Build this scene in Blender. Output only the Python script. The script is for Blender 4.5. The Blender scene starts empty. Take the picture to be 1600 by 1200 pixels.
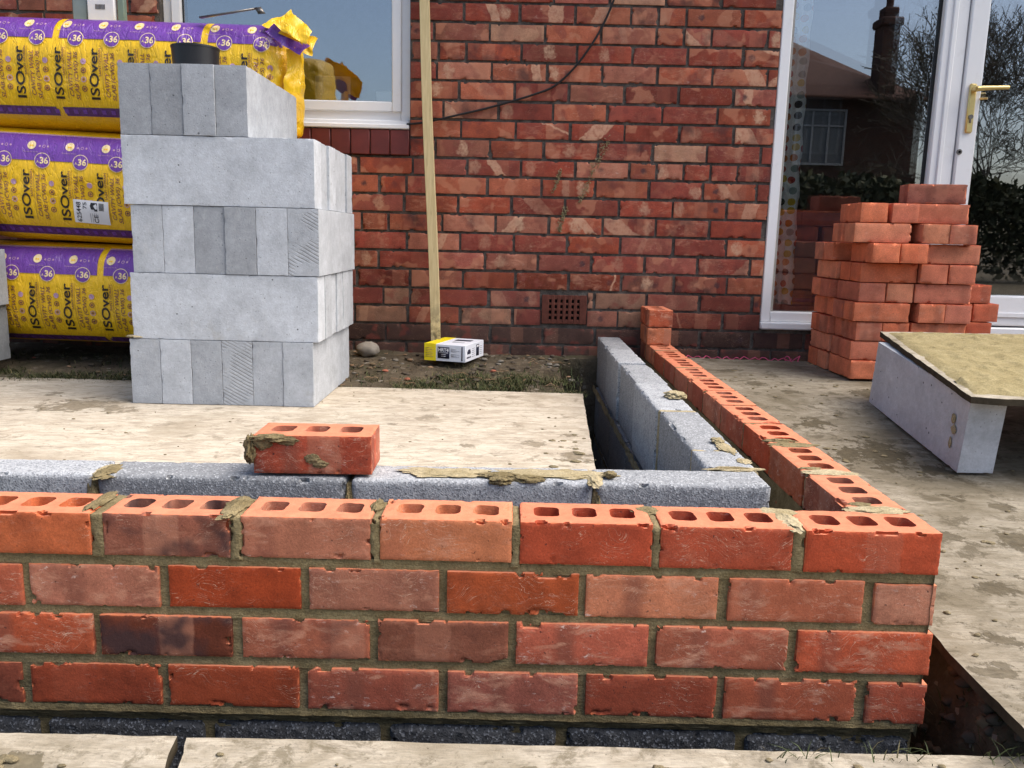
import bpy, math, random
import numpy as np
from mathutils import Matrix, Vector

random.seed(7)
RNG = np.random.default_rng(7)
S = bpy.context.scene
COL = S.collection

# ------------------------------------------------------------------ camera
cam_d = bpy.data.cameras.new('camera'); cam = bpy.data.objects.new('camera', cam_d); COL.objects.link(cam)
cam_d.sensor_width = 36; cam_d.lens = 1304.357 / 1600 * 36; cam_d.clip_start = .05; cam_d.clip_end = 500
_y, _p, _r = .001972847, .175671413, .0238606057
_f = Vector((math.sin(_y) * math.cos(_p), math.cos(_y) * math.cos(_p), -math.sin(_p)))
_R = Vector((math.cos(_y), -math.sin(_y), 0)); _U = _R.cross(_f)
_r2 = _R * math.cos(_r) + _U * math.sin(_r); _u2 = -_R * math.sin(_r) + _U * math.cos(_r)
cam.matrix_world = Matrix(((_r2.x, _u2.x, -_f.x, -.685924), (_r2.y, _u2.y, -_f.y, -1.259030), (_r2.z, _u2.z, -_f.z, .779458), (0, 0, 0, 1)))
S.camera = cam

# ------------------------------------------------------------------ light
SUN_EL, SUN_AZ = math.radians(55), math.radians(95)      # azimuth from +Y towards +X
W = bpy.data.worlds.new('World'); S.world = W; W.use_nodes = True
wn = W.node_tree; bg = wn.nodes['Background']
sky = wn.nodes.new('ShaderNodeTexSky'); sky.sky_type = 'NISHITA'; sky.sun_disc = False
sky.sun_elevation = SUN_EL; sky.sun_rotation = SUN_AZ; sky.altitude = 50; sky.air_density = 1.0; sky.dust_density = 3.6; sky.ozone_density = 1.0
wn.links.new(sky.outputs[0], bg.inputs[0]); bg.inputs[1].default_value = .13
sd = bpy.data.lights.new('sun', 'SUN'); sd.energy = 2.7; sd.angle = math.radians(60); sd.color = (1, .95, .89)
sun = bpy.data.objects.new('sun', sd); COL.objects.link(sun)
dirv = Vector((math.sin(SUN_AZ) * math.cos(SUN_EL), math.cos(SUN_AZ) * math.cos(SUN_EL), math.sin(SUN_EL)))
sun.rotation_euler = dirv.to_track_quat('Z', 'Y').to_euler()
S.view_settings.view_transform = 'Standard'; S.view_settings.look = 'None'; S.view_settings.gamma = 1
S.view_settings.exposure = .98
S.cycles.max_bounces = 8

# ------------------------------------------------------------------ noise
def _hash(ix, iy, iz, seed):
    h = (ix.astype(np.uint32) * np.uint32(374761393) + iy.astype(np.uint32) * np.uint32(668265263)
         + iz.astype(np.uint32) * np.uint32(2147483647) + np.uint32((seed * 974634777 + 12345) & 0xffffffff))
    h = (h ^ (h >> np.uint32(13))) * np.uint32(1274126177)
    h = (h ^ (h >> np.uint32(15))) * np.uint32(2246822519)
    return ((h ^ (h >> np.uint32(16))) & np.uint32(0xffffff)).astype(np.float64) / 0xffffff
def vnoise(P, scale=1., seed=0, octaves=1):
    P = np.asarray(P, float); out = np.zeros(len(P)); amp = 1.; tot = 0.
    with np.errstate(over='ignore'):
        for o in range(octaves):
            Q = P * scale + 1000.5 + o * 17.3; I = np.floor(Q).astype(np.int64); F = Q - I; F = F * F * (3 - 2 * F)
            v = 0
            for dx in (0, 1):
                for dy in (0, 1):
                    for dz in (0, 1):
                        w = (F[:, 0] if dx else 1 - F[:, 0]) * (F[:, 1] if dy else 1 - F[:, 1]) * (F[:, 2] if dz else 1 - F[:, 2])
                        v = v + w * _hash(I[:, 0] + dx, I[:, 1] + dy, I[:, 2] + dz, seed + o)
            out += amp * v; tot += amp; amp *= .5; scale *= 2
    return out / tot

# ------------------------------------------------------------------ materials
class Mt:
    def __init__(s, name, rough=.85, spec=.3):
        s.m = bpy.data.materials.new(name); s.m.use_nodes = True; s.t = s.m.node_tree
        s.b = s.t.nodes['Principled BSDF']; s.b.inputs['Roughness'].default_value = rough
        s.b.inputs['Specular IOR Level'].default_value = spec
    def n(s, typ, ins=None, **pr):
        nd = s.t.nodes.new(typ)
        for k, v in pr.items(): setattr(nd, k, v)
        for k, v in (ins or {}).items(): s.put(nd.inputs[k], v)
        return nd
    def put(s, sock, v):
        if isinstance(v, bpy.types.NodeSocket): s.t.links.new(v, sock)
        elif isinstance(v, (tuple, list)):
            sock.default_value = tuple(v) + (1,) if (sock.type == 'RGBA' and len(v) == 3) else tuple(v)
        elif sock.type == 'RGBA': sock.default_value = (v, v, v, 1)
        elif sock.type == 'VECTOR': sock.default_value = (v, v, v)
        else: sock.default_value = v
    def mt(s, op, a, b=0., c=0., clamp=False):
        nd = s.t.nodes.new('ShaderNodeMath'); nd.operation = op; nd.use_clamp = clamp
        for i, v in enumerate((a, b, c)): s.put(nd.inputs[i], v)
        return nd.outputs[0]
    def vm(s, op, a, b=0.):
        nd = s.t.nodes.new('ShaderNodeVectorMath'); nd.operation = op; s.put(nd.inputs[0], a)
        if op == 'SCALE': s.put(nd.inputs['Scale'], b)
        else: s.put(nd.inputs[1], b)
        return nd.outputs[0]
    def mix(s, f, a, b, mode='MIX'):
        nd = s.t.nodes.new('ShaderNodeMix'); nd.data_type = 'RGBA'; nd.blend_type = mode
        s.put(nd.inputs[0], f); s.put(nd.inputs[6], a); s.put(nd.inputs[7], b); return nd.outputs[2]
    def noise(s, vec, scale, detail=3, rough=.55, dist=0.):
        return s.n('ShaderNodeTexNoise', {'Vector': vec, 'Scale': scale, 'Detail': detail, 'Roughness': rough, 'Distortion': dist}).outputs[0]
    def vor(s, vec, scale, feat='F1', rnd=1.):
        return s.n('ShaderNodeTexVoronoi', {'Vector': vec, 'Scale': scale, 'Randomness': rnd}, feature=feat).outputs['Distance' if feat != 'COLOR' else 1]
    def rng(s, v, a, b, c=0., d=1., smooth=False):
        nd = s.n('ShaderNodeMapRange', {0: v, 1: a, 2: b, 3: c, 4: d}); nd.clamp = True
        if smooth: nd.interpolation_type = 'SMOOTHSTEP'
        return nd.outputs[0]
    def pos(s): return s.n('ShaderNodeNewGeometry').outputs['Position']
    def nrm(s): return s.n('ShaderNodeNewGeometry').outputs['True Normal']
    def attr(s, name): 
        a = s.n('ShaderNodeAttribute', attribute_name=name); return a
    def sep(s, v): return s.n('ShaderNodeSeparateXYZ', {0: v}).outputs
    def comb(s, x, y, z): return s.n('ShaderNodeCombineXYZ', {0: x, 1: y, 2: z}).outputs[0]
    def stretch(s, v, sc): return s.vm('MULTIPLY', v, sc)
    def bump(s, h, strength=.5, dist=.002):
        nd = s.n('ShaderNodeBump', {'Height': h, 'Strength': strength, 'Distance': dist}); s.t.links.new(nd.outputs[0], s.b.inputs['Normal'])
    def color(s, v): s.put(s.b.inputs['Base Color'], v)

def brick_mat(name, kiss=0., dust=.5, dark=.4, bed=True, bedcol=(.66, .22, .11), rough=.85, grain=.5, chipcol=(.60, .17, .07), vband=.0, tint_=(1., 1., 1.)):
    M = Mt(name, rough, .25)
    rn = M.attr('rnd'); r3 = M.sep(rn.outputs['Vector']); oi = M.n('ShaderNodeObjectInfo')
    P = M.vm('ADD', M.pos(), M.vm('SCALE', rn.outputs['Vector'], 9.)); P = M.vm('ADD', P, M.comb(M.mt('MULTIPLY', oi.outputs['Random'], 31.), 0., 0.))
    ca = M.attr('col')
    c = M.mix(1., M.mix(1., ca.outputs['Color'], oi.outputs['Color'], 'MULTIPLY'), tint_, 'MULTIPLY')
    f = M.rng(M.noise(P, 16, 4, .6), .25, .75, .72, 1.28); c = M.mix(1., c, f, 'MULTIPLY')
    f = M.rng(M.noise(P, 260, 3, .8), .3, .7, 1 - grain * .45, 1 + grain * .4); c = M.mix(1., c, f, 'MULTIPLY')
    c = M.mix(M.rng(M.noise(M.vm('ADD', P, (7., 3., 1.)), 9, 2), .5, .72, 0., .55), c, M.mix(1., c, (.82, .76, .85), 'MULTIPLY'))
    uv = M.sep(M.attr('bu').outputs['Vector']); u, v = uv[0], uv[1]
    wob = M.rng(M.noise(P, 30, 4, .6), .2, .8, -.009, .009)
    if vband:                                   # soft vertical kiln bands
        for k, (off, ww) in enumerate(((.0, .03), (.37, .022))):
            cc = M.mt('MULTIPLY', M.mt('SUBTRACT', M.mt('FRACT', M.mt('ADD', r3[k], off)), .5), .17)
            d = M.mt('ABSOLUTE', M.mt('SUBTRACT', M.mt('ADD', u, M.mt('MULTIPLY', wob, .5)), cc))
            g = M.mt('MULTIPLY', M.rng(d, ww, ww - (.004, .014)[k], 0., 1.), M.rng(r3[2 - k], .3, .9, 0., vband))
            c = M.mix(g, c, (.42, .18, .11) if k == 0 else (.20, .066, .042))
    if kiss:
        kon = rn.outputs['Alpha']; g = M.rng(M.noise(M.vm('ADD', P, (2., 5., 3.)), 11, 2, .5), .56, .60, 0., .5); g = M.mt('MULTIPLY', g, M.mt('MULTIPLY', kon, M.rng(r3[0], .2, .6))); c = M.mix(g, c, (.47, .20, .115))
        g = M.rng(M.noise(M.vm('ADD', P, (8., 1., 6.)), 12, 2, .5), .56, .62, 0., .55); c = M.mix(g, c, (.20, .048, .036))
        ang = M.mt('MULTIPLY', M.mt('SUBTRACT', r3[0], .5), 2.6)
        t = M.mt('ADD', M.mt('MULTIPLY', u, M.mt('COSINE', ang)), M.mt('MULTIPLY', v, M.mt('SINE', ang)))
        t = M.mt('ADD', t, wob)
        cc = M.mt('MULTIPLY', M.mt('SUBTRACT', r3[1], .5), .17)
        w = M.mt('ADD', .006, M.mt('MULTIPLY', M.mt('FRACT', M.mt('MULTIPLY', r3[2], 3.7)), .028))
        g = M.rng(M.mt('SUBTRACT', w, M.mt('ABSOLUTE', M.mt('SUBTRACT', t, cc))), 0., .004, 0., 1.)
        g = M.mt('MULTIPLY', g, M.mt('MULTIPLY', kon, M.rng(M.mt('FRACT', M.mt('MULTIPLY', r3[2], 7.3)), .58, .88, 0., kiss * .9)))
        g = M.mt('MULTIPLY', g, M.rng(M.noise(P, 60, 4, .7), .3, .55, .35, 1.))
        c = M.mix(g, c, (.53, .30, .19))
        # pale rounded patch near one end
        ex = M.mt('DIVIDE', M.mt('SUBTRACT', u, M.mt('MULTIPLY', M.mt('SUBTRACT', M.mt('FRACT', M.mt('MULTIPLY', r3[0], 5.7)), .5), .19)), .028)
        ey = M.mt('DIVIDE', v, .036)
        e = M.mt('ADD', M.mt('ADD', M.mt('MULTIPLY', ex, ex), M.mt('MULTIPLY', ey, ey)), M.rng(M.noise(P, 30, 4, .7), .25, .75, -1.1, 1.1))
        g = M.mt('MULTIPLY', M.rng(e, 1.0, .2), M.mt('MULTIPLY', kon, M.rng(M.mt('FRACT', M.mt('MULTIPLY', r3[1], 9.1)), .6, .95, 0., kiss * .75)))
        g = M.mt('MULTIPLY', g, M.rng(M.noise(P, 90, 3, .7), .35, .6, .4, 1.))
        c = M.mix(g, c, (.56, .36, .23))
        # small dark burn spot
        ex = M.mt('DIVIDE', M.mt('SUBTRACT', u, M.mt('MULTIPLY', M.mt('SUBTRACT', M.mt('FRACT', M.mt('MULTIPLY', r3[2], 3.3)), .5), .16)), .014)
        ey = M.mt('DIVIDE', v, .014)
        e = M.mt('ADD', M.mt('MULTIPLY', ex, ex), M.mt('MULTIPLY', ey, ey))
        g = M.mt('MULTIPLY', M.rng(M.mt('ADD', e, M.rng(M.noise(P, 70, 3), .2, .8, -.8, .8)), 1.4, .0), M.rng(M.mt('FRACT', M.mt('MULTIPLY', r3[0], 13.1)), .88, .92, 0., .8))
        c = M.mix(g, c, (.05, .03, .035))
    # pale dust and lime bloom
    PD = M.stretch(P, (.6, 1., 1.5))
    g = M.mt('MULTIPLY', M.rng(M.noise(PD, 26, 5, .68, .5), .52, .72), M.mt('MULTIPLY', M.rng(r3[1], .15, 1.), dust))
    c = M.mix(g, c, (.56, .27, .17))
    g = M.mt('MULTIPLY', M.rng(M.noise(PD, 60, 6, .8, .4), .58, .68), M.mt('MULTIPLY', M.rng(M.noise(P, 14, 2), .42, .6), M.mt('MULTIPLY', r3[1], dust))); c = M.mix(g, c, (.66, .50, .42))
    # fine scratches
    SC_ = M.noise(M.vm('ADD', M.stretch(M.vm('ADD', P, M.vm('SCALE', M.n('ShaderNodeTexNoise', {'Vector': P, 'Scale': 9.}).outputs[1], .12)), (.25, .25, 1.6)), (3., 3., 3.)), 110, 2, .5)
    g = M.mt('MULTIPLY', M.rng(M.mt('ABSOLUTE', M.mt('SUBTRACT', SC_, .5)), .010, .0), M.mt('MULTIPLY', M.rng(M.noise(P, 12, 2), .5, .62), dust)); c = M.mix(M.mt('MULTIPLY', g, .8), c, (.62, .40, .28))
    # burnt dark clouds
    g = M.mt('MULTIPLY', M.rng(M.noise(P, 13, 3, .5), .5, .66), M.mt('MULTIPLY', M.rng(r3[2], .55, .95), dark))
    c = M.mix(g, c, (.05, .026, .026))
    c = M.mix(M.rng(M.noise(P, 150, 1, .5), .74, .78, 0., .7), c, (.04, .02, .02))
    nz = M.sep(M.nrm())[2]
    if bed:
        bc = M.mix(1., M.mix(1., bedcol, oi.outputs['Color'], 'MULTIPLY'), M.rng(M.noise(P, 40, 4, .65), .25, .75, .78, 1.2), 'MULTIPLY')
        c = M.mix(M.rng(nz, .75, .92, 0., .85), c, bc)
    c = M.mix(M.mt('MULTIPLY', M.rng(ca.outputs['Alpha'], .2, .9), .75), c, chipcol)
    M.color(c)
    h = M.mt('ADD', M.noise(P, 330, 4, .75), M.mt('MULTIPLY', M.noise(P, 60, 4, .6), .7)); M.bump(h, .6, .0016)
    return M.m

def simple(name, c, rough=.6, spec=.4, var=.12, scale=20, metal=0., bump=0., bscale=200, obcol=False):
    M = Mt(name, rough, spec); P = M.pos()
    f = M.rng(M.noise(P, scale, 4, .6), .25, .75, 1 - var, 1 + var)
    if obcol: c = M.mix(1., c, M.n('ShaderNodeObjectInfo').outputs['Color'], 'MULTIPLY')
    M.color(M.mix(1., c, f, 'MULTIPLY')); M.b.inputs['Metallic'].default_value = metal
    if bump: M.bump(M.noise(P, bscale, 3, .65), bump, .002)
    return M.m

def mortar_mat(name, a, b, bs=1., cracks=.0):
    M = Mt(name, .9, .2); P = M.pos()
    c = M.mix(M.rng(M.noise(P, 22, 5, .65), .35, .65), a, b)
    c = M.mix(1., c, M.rng(M.noise(P, 260, 2, .7), .3, .7, .75, 1.25), 'MULTIPLY')
    if cracks: c = M.mix(M.mt('MULTIPLY', M.rng(M.noise(M.stretch(P, (.6, 1.7, 1.)), 34, 5, .8, .8), .60, .66), M.rng(M.noise(P, 6, 2), .4, .55, 0., cracks)), c, (.07, .055, .025))
    M.color(c); M.bump(M.mt('ADD', M.noise(P, 300, 3, .7), M.mt('MULTIPLY', M.noise(M.stretch(P, (.4, 1, 1.6)), 60, 4, .7), 2.)), .8 * bs, .003)
    return M.m

MAT = {}
MAT['brick_new'] = brick_mat('facing_brick', 0., 1.15, .9, vband=.6, tint_=(1.02, 1.10, .86), bedcol=(.62, .215, .115))
MAT['brick_house'] = brick_mat('old_house_brick', 1., .55, .7, bed=False, grain=.6, chipcol=(.20, .07, .045), vband=.35)
MAT['brick_pile'] = brick_mat('stacked_brick', 0., .35, .55, vband=.45, bedcol=(.60, .20, .10))
MAT['mortar'] = mortar_mat('damp_mortar', (.15, .115, .055), (.24, .19, .10))
MAT['mortar_light'] = mortar_mat('drying_mortar', (.28, .225, .12), (.42, .35, .22))
MAT['mortar_house'] = mortar_mat('old_pointing', (.055, .047, .042), (.15, .13, .11))

def aircrete():
    M = Mt('aerated_block', .9, .2); oi = M.n('ShaderNodeObjectInfo'); P = M.vm('ADD', M.pos(), M.comb(M.mt('MULTIPLY', oi.outputs['Random'], 13.), 0., 0.))
    c = M.mix(1., (.49, .515, .545), oi.outputs['Color'], 'MULTIPLY')
    nx = M.mt('ABSOLUTE', M.sep(M.nrm())[0])
    c = M.mix(1., c, M.mt('MULTIPLY', M.rng(M.noise(P, 9, 5, .65), .3, .7, .80, 1.12), M.rng(M.noise(M.vm('ADD', P, (3., 3., 3.)), 45, 4, .7), .3, .7, .90, 1.08)), 'MULTIPLY')
    c = M.mix(1., c, M.rng(M.noise(P, 160, 3, .7), .3, .7, .92, 1.07), 'MULTIPLY')
    vo = M.n('ShaderNodeTexVoronoi', {'Vector': P, 'Scale': 38.}); sz = M.sep(vo.outputs['Color'])[0]
    g = M.rng(M.mt('SUBTRACT', M.mt('MULTIPLY', M.rng(sz, .72, 1.), .14), vo.outputs['Distance']), 0., .02)
    vo2 = M.n('ShaderNodeTexVoronoi', {'Vector': P, 'Scale': 110.}); sz2 = M.sep(vo2.outputs['Color'])[0]
    g2 = M.rng(M.mt('SUBTRACT', M.mt('MULTIPLY', M.rng(sz2, .4, 1.), .24), vo2.outputs['Distance']), 0., .03, 0., .5)
    hole = M.mt('MAXIMUM', g, g2)
    c = M.mix(M.mt('MULTIPLY', hole, .85), c, (.10, .105, .11)); c = M.mix(M.rng(M.noise(M.stretch(P, (1., 1., .5)), 22, 5, .7), .60, .75, 0., .35), c, (.62, .62, .60)); c = M.mix(M.rng(M.noise(M.vm('ADD', P, (6., 2., 1.)), 6, 5, .7), .62, .75, 0., .4), c, (.30, .27, .21))
    # saw / wire marks, only where the object asks for them
    a = M.attr('saw').outputs['Fac']; X = M.sep(P)
    t = M.mt('ADD', M.mt('MULTIPLY', X[2], 1.), M.mt('MULTIPLY', X[0], .55)); t = M.mt('ADD', t, M.rng(M.noise(P, 9, 2), 0., 1., -.006, .006))
    sw = M.mt('SINE', M.mt('MULTIPLY', t, 520.)); sw = M.mt('MULTIPLY', M.rng(sw, .1, .9), M.rng(M.noise(P, 14, 2), .42, .55))
    a = M.mt('MULTIPLY', a, M.rng(M.mt('ABSOLUTE', M.sep(M.nrm())[1]), .6, .8)); c = M.mix(M.mt('MULTIPLY', M.mt('MULTIPLY', sw, a), .6), c, (.26, .265, .27))
    M.color(c); M.bump(M.mt('SUBTRACT', M.mt('MULTIPLY', M.noise(P, 180, 3, .7), .8), M.mt('ADD', hole, M.mt('MULTIPLY', sw, a))), .7, .0025)
    return M.m
MAT['aircrete'] = aircrete()

def densebl(name, a, b, dk, lt, bs=.8):
    M = Mt(name, .88, .25); oi = M.n('ShaderNodeObjectInfo'); P = M.pos(); rn = M.attr('rnd').outputs['Vector']
    P = M.vm('ADD', P, M.vm('SCALE', rn, 3.))
    c = M.mix(M.rng(M.noise(P, 30, 5, .7), .35, .65), a, b)
    c = M.mix(1., c, M.rng(M.sep(rn)[0], 0., 1., .74, 1.22), 'MULTIPLY')
    vo = M.n('ShaderNodeTexVoronoi', {'Vector': P, 'Scale': 330.}); s_ = M.sep(vo.outputs['Color'])[0]
    c = M.mix(M.rng(s_, .84, .87, 0., .6), c, lt)
    c = M.mix(M.rng(M.sep(vo.outputs['Color'])[1], .80, .84, 0., .6), c, dk)
    c = M.mix(M.rng(M.noise(P, 160, 4, .75), .60, .70, 0., .55), c, dk)
    M.color(c); M.bump(M.mt('ADD', M.noise(P, 170, 4, .75), M.mt('MULTIPLY', vo.outputs['Distance'], .6)), bs * .6, .003)
    return M.m
MAT['dense'] = densebl('dense_concrete_block', (.33, .34, .35), (.25, .258, .268), (.10, .105, .115), (.50, .51, .52))
MAT['dense_face'] = densebl('damp_shaded_block', (.145, .16, .185), (.09, .10, .12), (.035, .04, .05), (.40, .43, .47))  # darker block copy: damp plus shade put into the colour, unused
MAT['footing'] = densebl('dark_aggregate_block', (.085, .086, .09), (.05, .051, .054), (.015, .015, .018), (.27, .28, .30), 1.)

def plywood(name, a, b, mud, mudamt, spots=()):
    M = Mt(name, .85, .2); P = M.pos(); Q = M.stretch(P, (.45, 1.1, 1.))
    n1 = M.noise(Q, 17, 8, .72, .8); c = M.mix(M.rng(n1, .42, .58), a, b)
    c = M.mix(M.rng(M.noise(M.vm('ADD', Q, (3., 1., 0.)), 42, 6, .75, .6), .52, .62, 0., .6), c, tuple(x * .66 for x in b))
    c = M.mix(M.rng(M.noise(M.vm('ADD', Q, (7., 2., 0.)), 28, 6, .75, .6), .55, .66, 0., .7), c, tuple(min(.8, x * 1.25) for x in a))
    c = M.mix(1., c, M.rng(M.noise(M.stretch(P, (.2, 1.6, 1.)), 150, 3, .7), .3, .7, .82, 1.12), 'MULTIPLY')
    c = M.mix(M.rng(M.noise(P, 3.2, 4, .62, .4), .60 - mudamt, .76 - mudamt, 0., .65), c, mud)
    c = M.mix(M.rng(M.noise(M.vm('ADD', P, (1., 6., 0.)), 13, 6, .75, .5), .60 - mudamt * .6, .68 - mudamt * .6, 0., .7), c, tuple(x * .75 for x in mud))
    c = M.mix(M.rng(M.noise(P, 80, 4, .75), .62, .70, 0., .7), c, tuple(x * .4 for x in mud))
    X = M.sep(P); w = M.noise(P, 26, 6, .72); w2 = M.noise(P, 7, 4, .6); mk = 0.
    for (sx, sy, r, k) in spots:
        d = M.mt('SQRT', M.mt('ADD', M.mt('POWER', M.mt('SUBTRACT', X[0], sx), 2.), M.mt('POWER', M.mt('SUBTRACT', X[1], sy), 2.)))
        f = M.mt('ADD', M.mt('SUBTRACT', 1., M.mt('DIVIDE', d, r)), M.mt('ADD', M.mt('MULTIPLY', M.mt('SUBTRACT', w, .5), 3.2), M.mt('MULTIPLY', M.mt('SUBTRACT', w2, .5), 2.)))
        mk = M.mt('MAXIMUM', mk, M.rng(f, .35, .5, 0., k))
    if spots: c = M.mix(mk, c, M.mix(M.rng(M.noise(P, 60, 4), .35, .65), tuple(x * .62 for x in mud), tuple(x * .95 for x in mud)))
    M.color(c); h = M.mt('ADD', M.noise(P, 140, 4, .7), M.noise(Q, 36, 5, .7)); h = M.mt('ADD', h, M.mt('MULTIPLY', mk, 1.2)) if spots else h; M.bump(h, .55, .003)
    return M.m
MAT['ply_left'] = plywood('pale_plywood', (.54, .475, .375), (.42, .355, .27), (.27, .22, .15), .05, [(-.50, .92, .09, .95), (-.62, 1.05, .05, .8), (-.66, 1.28, .05, .7), (-.95, 1.36, .05, .6), (-2.10, 1.42, .16, .9), (-2.28, 1.60, .05, .8), (-1.96, 1.38, .08, .8), (-.50, 1.15, .035, .9), (-1.05, 1.25, .04, .7), (-.80, 1.0, .03, .8)])
MAT['ply_right'] = plywood('muddy_plywood', (.285, .25, .19), (.205, .175, .125), (.105, .084, .050), .12, [(.40, 1.13, .17, .95), (.52, 1.02, .10, .95), (.30, 1.38, .09, .9), (.47, .80, .05, .9), (.20, .80, .05, .8), (.24, 1.85, .06, .8), (.33, 1.72, .05, .8), (.20, 2.1, .06, .7), (.46, .56, .07, .85), (.30, .55, .06, .8), (.40, .33, .05, .8), (.28, .30, .05, .8), (.18, .10, .06, .8), (.12, .0, .05, .7), (.55, .75, .05, .8), (.62, 1.68, .10, .8), (.33, .15, .035, .8), (.48, .12, .04, .8)])
MAT['ply_front'] = plywood('worn_plywood', (.39, .345, .27), (.29, .25, .185), (.18, .15, .095), .07, [(-1.36, -.21, .035, .9), (-.46, -.20, .03, .9), (-.12, -.20, .03, .9), (-.9, -.22, .03, .7), (-.65, -.2, .02, .8)])
MAT['ply_edge'] = simple('dark_board_edge', (.055, .045, .03), .9, .1, .4, 40, bump=.5)  # near-black brown for board edges and undersides

def soilmat():
    M = Mt('soil', .95, .1); P = M.pos()
    c = M.mix(M.rng(M.noise(P, 9, 6, .7), .35, .65), (.075, .058, .040), (.15, .12, .082))
    c = M.mix(M.rng(M.noise(P, 30, 5, .75), .55, .7, 0., .9), c, (.19, .155, .105))
    c = M.mix(M.rng(M.noise(P, 3.3, 4, .6), .5, .62, 0., .55), c, (.045, .048, .024)); c = M.mix(M.rng(M.sep(P)[2], .0, -.10), c, M.mix(1., c, (.5, .52, .5), 'MULTIPLY'))  # trench shade put into the soil colour, darker with depth
    vo = M.n('ShaderNodeTexVoronoi', {'Vector': P, 'Scale': 60.}); c = M.mix(M.rng(M.sep(vo.outputs['Color'])[0], .965, .98, 0., .7), c, (.30, .26, .21))
    M.color(c); M.bump(M.mt('ADD', M.noise(P, 60, 6, .75), M.mt('MULTIPLY', M.noise(P, 14, 3), 1.5)), 1., .012)
    return M.m
MAT['soil'] = soilmat()

def upvc():
    M = Mt('white_upvc', .3, .5); P = M.pos()
    c = M.mix(M.rng(M.noise(P, 12, 5, .7), .55, .75, 0., .35), (.80, .80, .80), (.60, .57, .52)); M.color(c)
    return M.m
MAT['upvc'] = upvc()
MAT['upvc_grey'] = simple('grey_gasket', (.28, .27, .25), .5, .4)
MAT['gasket'] = simple('black_gasket', (.02, .02, .02), .5, .3)
MAT['brass'] = simple('brass', (.72, .55, .22), .35, .5, .15, 30, metal=.75)
MAT['steel'] = simple('dull_steel', (.20, .18, .16), .4, .5, .2, 40, metal=.8)
def glassmat(off):
    m = bpy.data.materials.new('window_glass'); m.use_nodes = True; t = m.node_tree
    for n in list(t.nodes): t.nodes.remove(n)
    o = t.nodes.new('ShaderNodeOutputMaterial'); mx = t.nodes.new('ShaderNodeMixShader'); g = t.nodes.new('ShaderNodeBsdfGlossy'); tr = t.nodes.new('ShaderNodeBsdfTransparent')
    g.inputs['Roughness'].default_value = 0.0; g.inputs['Color'].default_value = (.95, .97, 1, 1); tr.inputs['Color'].default_value = (.93, .95, .95, 1)
    fr = t.nodes.new('ShaderNodeFresnel'); fr.inputs[0].default_value = 1.5
    mp = t.nodes.new('ShaderNodeMath'); mp.operation = 'MULTIPLY_ADD'; mp.inputs[1].default_value = 1.2; mp.inputs[2].default_value = off
    t.links.new(fr.outputs[0], mp.inputs[0]); t.links.new(mp.outputs[0], mx.inputs[0]); t.links.new(tr.outputs[0], mx.inputs[1]); t.links.new(g.outputs[0], mx.inputs[2]); t.links.new(mx.outputs[0], o.inputs[0])
    return m
MAT['glass'] = glassmat(.25); MAT['glass_inner'] = glassmat(.09)
MAT['tile'] = simple('dark_red_quarry_tile', (.125, .022, .018), .45, .4, .25, 15, bump=.2)
MAT['terracotta_dark'] = simple('dark_terracotta_grille', (.10, .032, .022), .8, .2, .3, 40, bump=.4)
MAT['black'] = simple('hole_shade_black', (.004, .004, .004), .9, .1)  # flat black painted in for the shade inside small holes
MAT['blackplastic'] = simple('black_plastic', (.010, .010, .012), .42, .5, .2, 10)
MAT['cable'] = simple('black_cable', (.014, .013, .013), .5, .3)
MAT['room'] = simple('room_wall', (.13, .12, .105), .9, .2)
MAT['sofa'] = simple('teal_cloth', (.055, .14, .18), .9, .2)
MAT['stone'] = simple('river_stone', (.25, .22, .18), .8, .3, .25, 30, bump=.4)
MAT['pink'] = simple('pink_string', (.65, .10, .20), .8, .2)
def timber():
    M = Mt('sawn_timber', .8, .25); P = M.pos(); Q = M.stretch(P, (8., 8., .35))
    c = M.mix(M.rng(M.noise(Q, 14, 5, .65), .35, .65), (.60, .49, .27), (.48, .37, .19))
    z = M.sep(P)[2]
    g = M.mt('MULTIPLY', M.rng(z, .52, .33), M.rng(M.noise(P, 30, 4, .7), .42, .6)); c = M.mix(g, c, (.12, .10, .06))
    c = M.mix(M.rng(M.noise(M.stretch(P, (20., 20., 3.)), 3, 4), .62, .7, 0., .5), c, (.33, .25, .13))
    M.color(c); M.bump(M.noise(Q, 30, 4), .3, .002); return M.m
MAT['timber'] = timber()
def plastic(name, c, shade=.5):
    M = Mt(name, .32, .5); P = M.pos()
    M.color(M.mix(1., c, M.rng(M.noise(P, 6, 3), .3, .7, .94, 1.05), 'MULTIPLY'))
    rd = M.mt('ABSOLUTE', M.mt('SUBTRACT', M.noise(M.stretch(P, (2.2, 1., .8)), 13, 3, .5, .8), .5)); M.bump(M.mt('ADD', M.noise(M.stretch(P, (3., 1., .6)), 9, 4, .55, 1.2), M.mt('ADD', M.mt('MULTIPLY', M.noise(P, 40, 3), .25), M.mt('MULTIPLY', M.rng(rd, 0., .05), .25))), .38, .02)
    return M.m
MAT['yellow'] = plastic('yellow_film', (.86, .52, .012))
MAT['purple'] = plastic('purple_print', (.165, .055, .33))
MAT['darkpurple'] = plastic('dark_purple_print', (.10, .028, .14))
MAT['printblack'] = plastic('black_print', (.02, .012, .012))
MAT['printbrown'] = plastic('maroon_print', (.24, .085, .06))
MAT['printcream'] = plastic('cream_print', (.85, .66, .35))
MAT['printpink'] = plastic('mauve_print', (.50, .30, .42))
MAT['paper'] = simple('white_paper', (.74, .74, .76), .6, .4, .05)
MAT['paper_ink'] = simple('black_ink', (.03, .03, .035), .6, .3)
MAT['ink_grey'] = simple('grey_ink', (.35, .36, .40), .6, .3)
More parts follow.
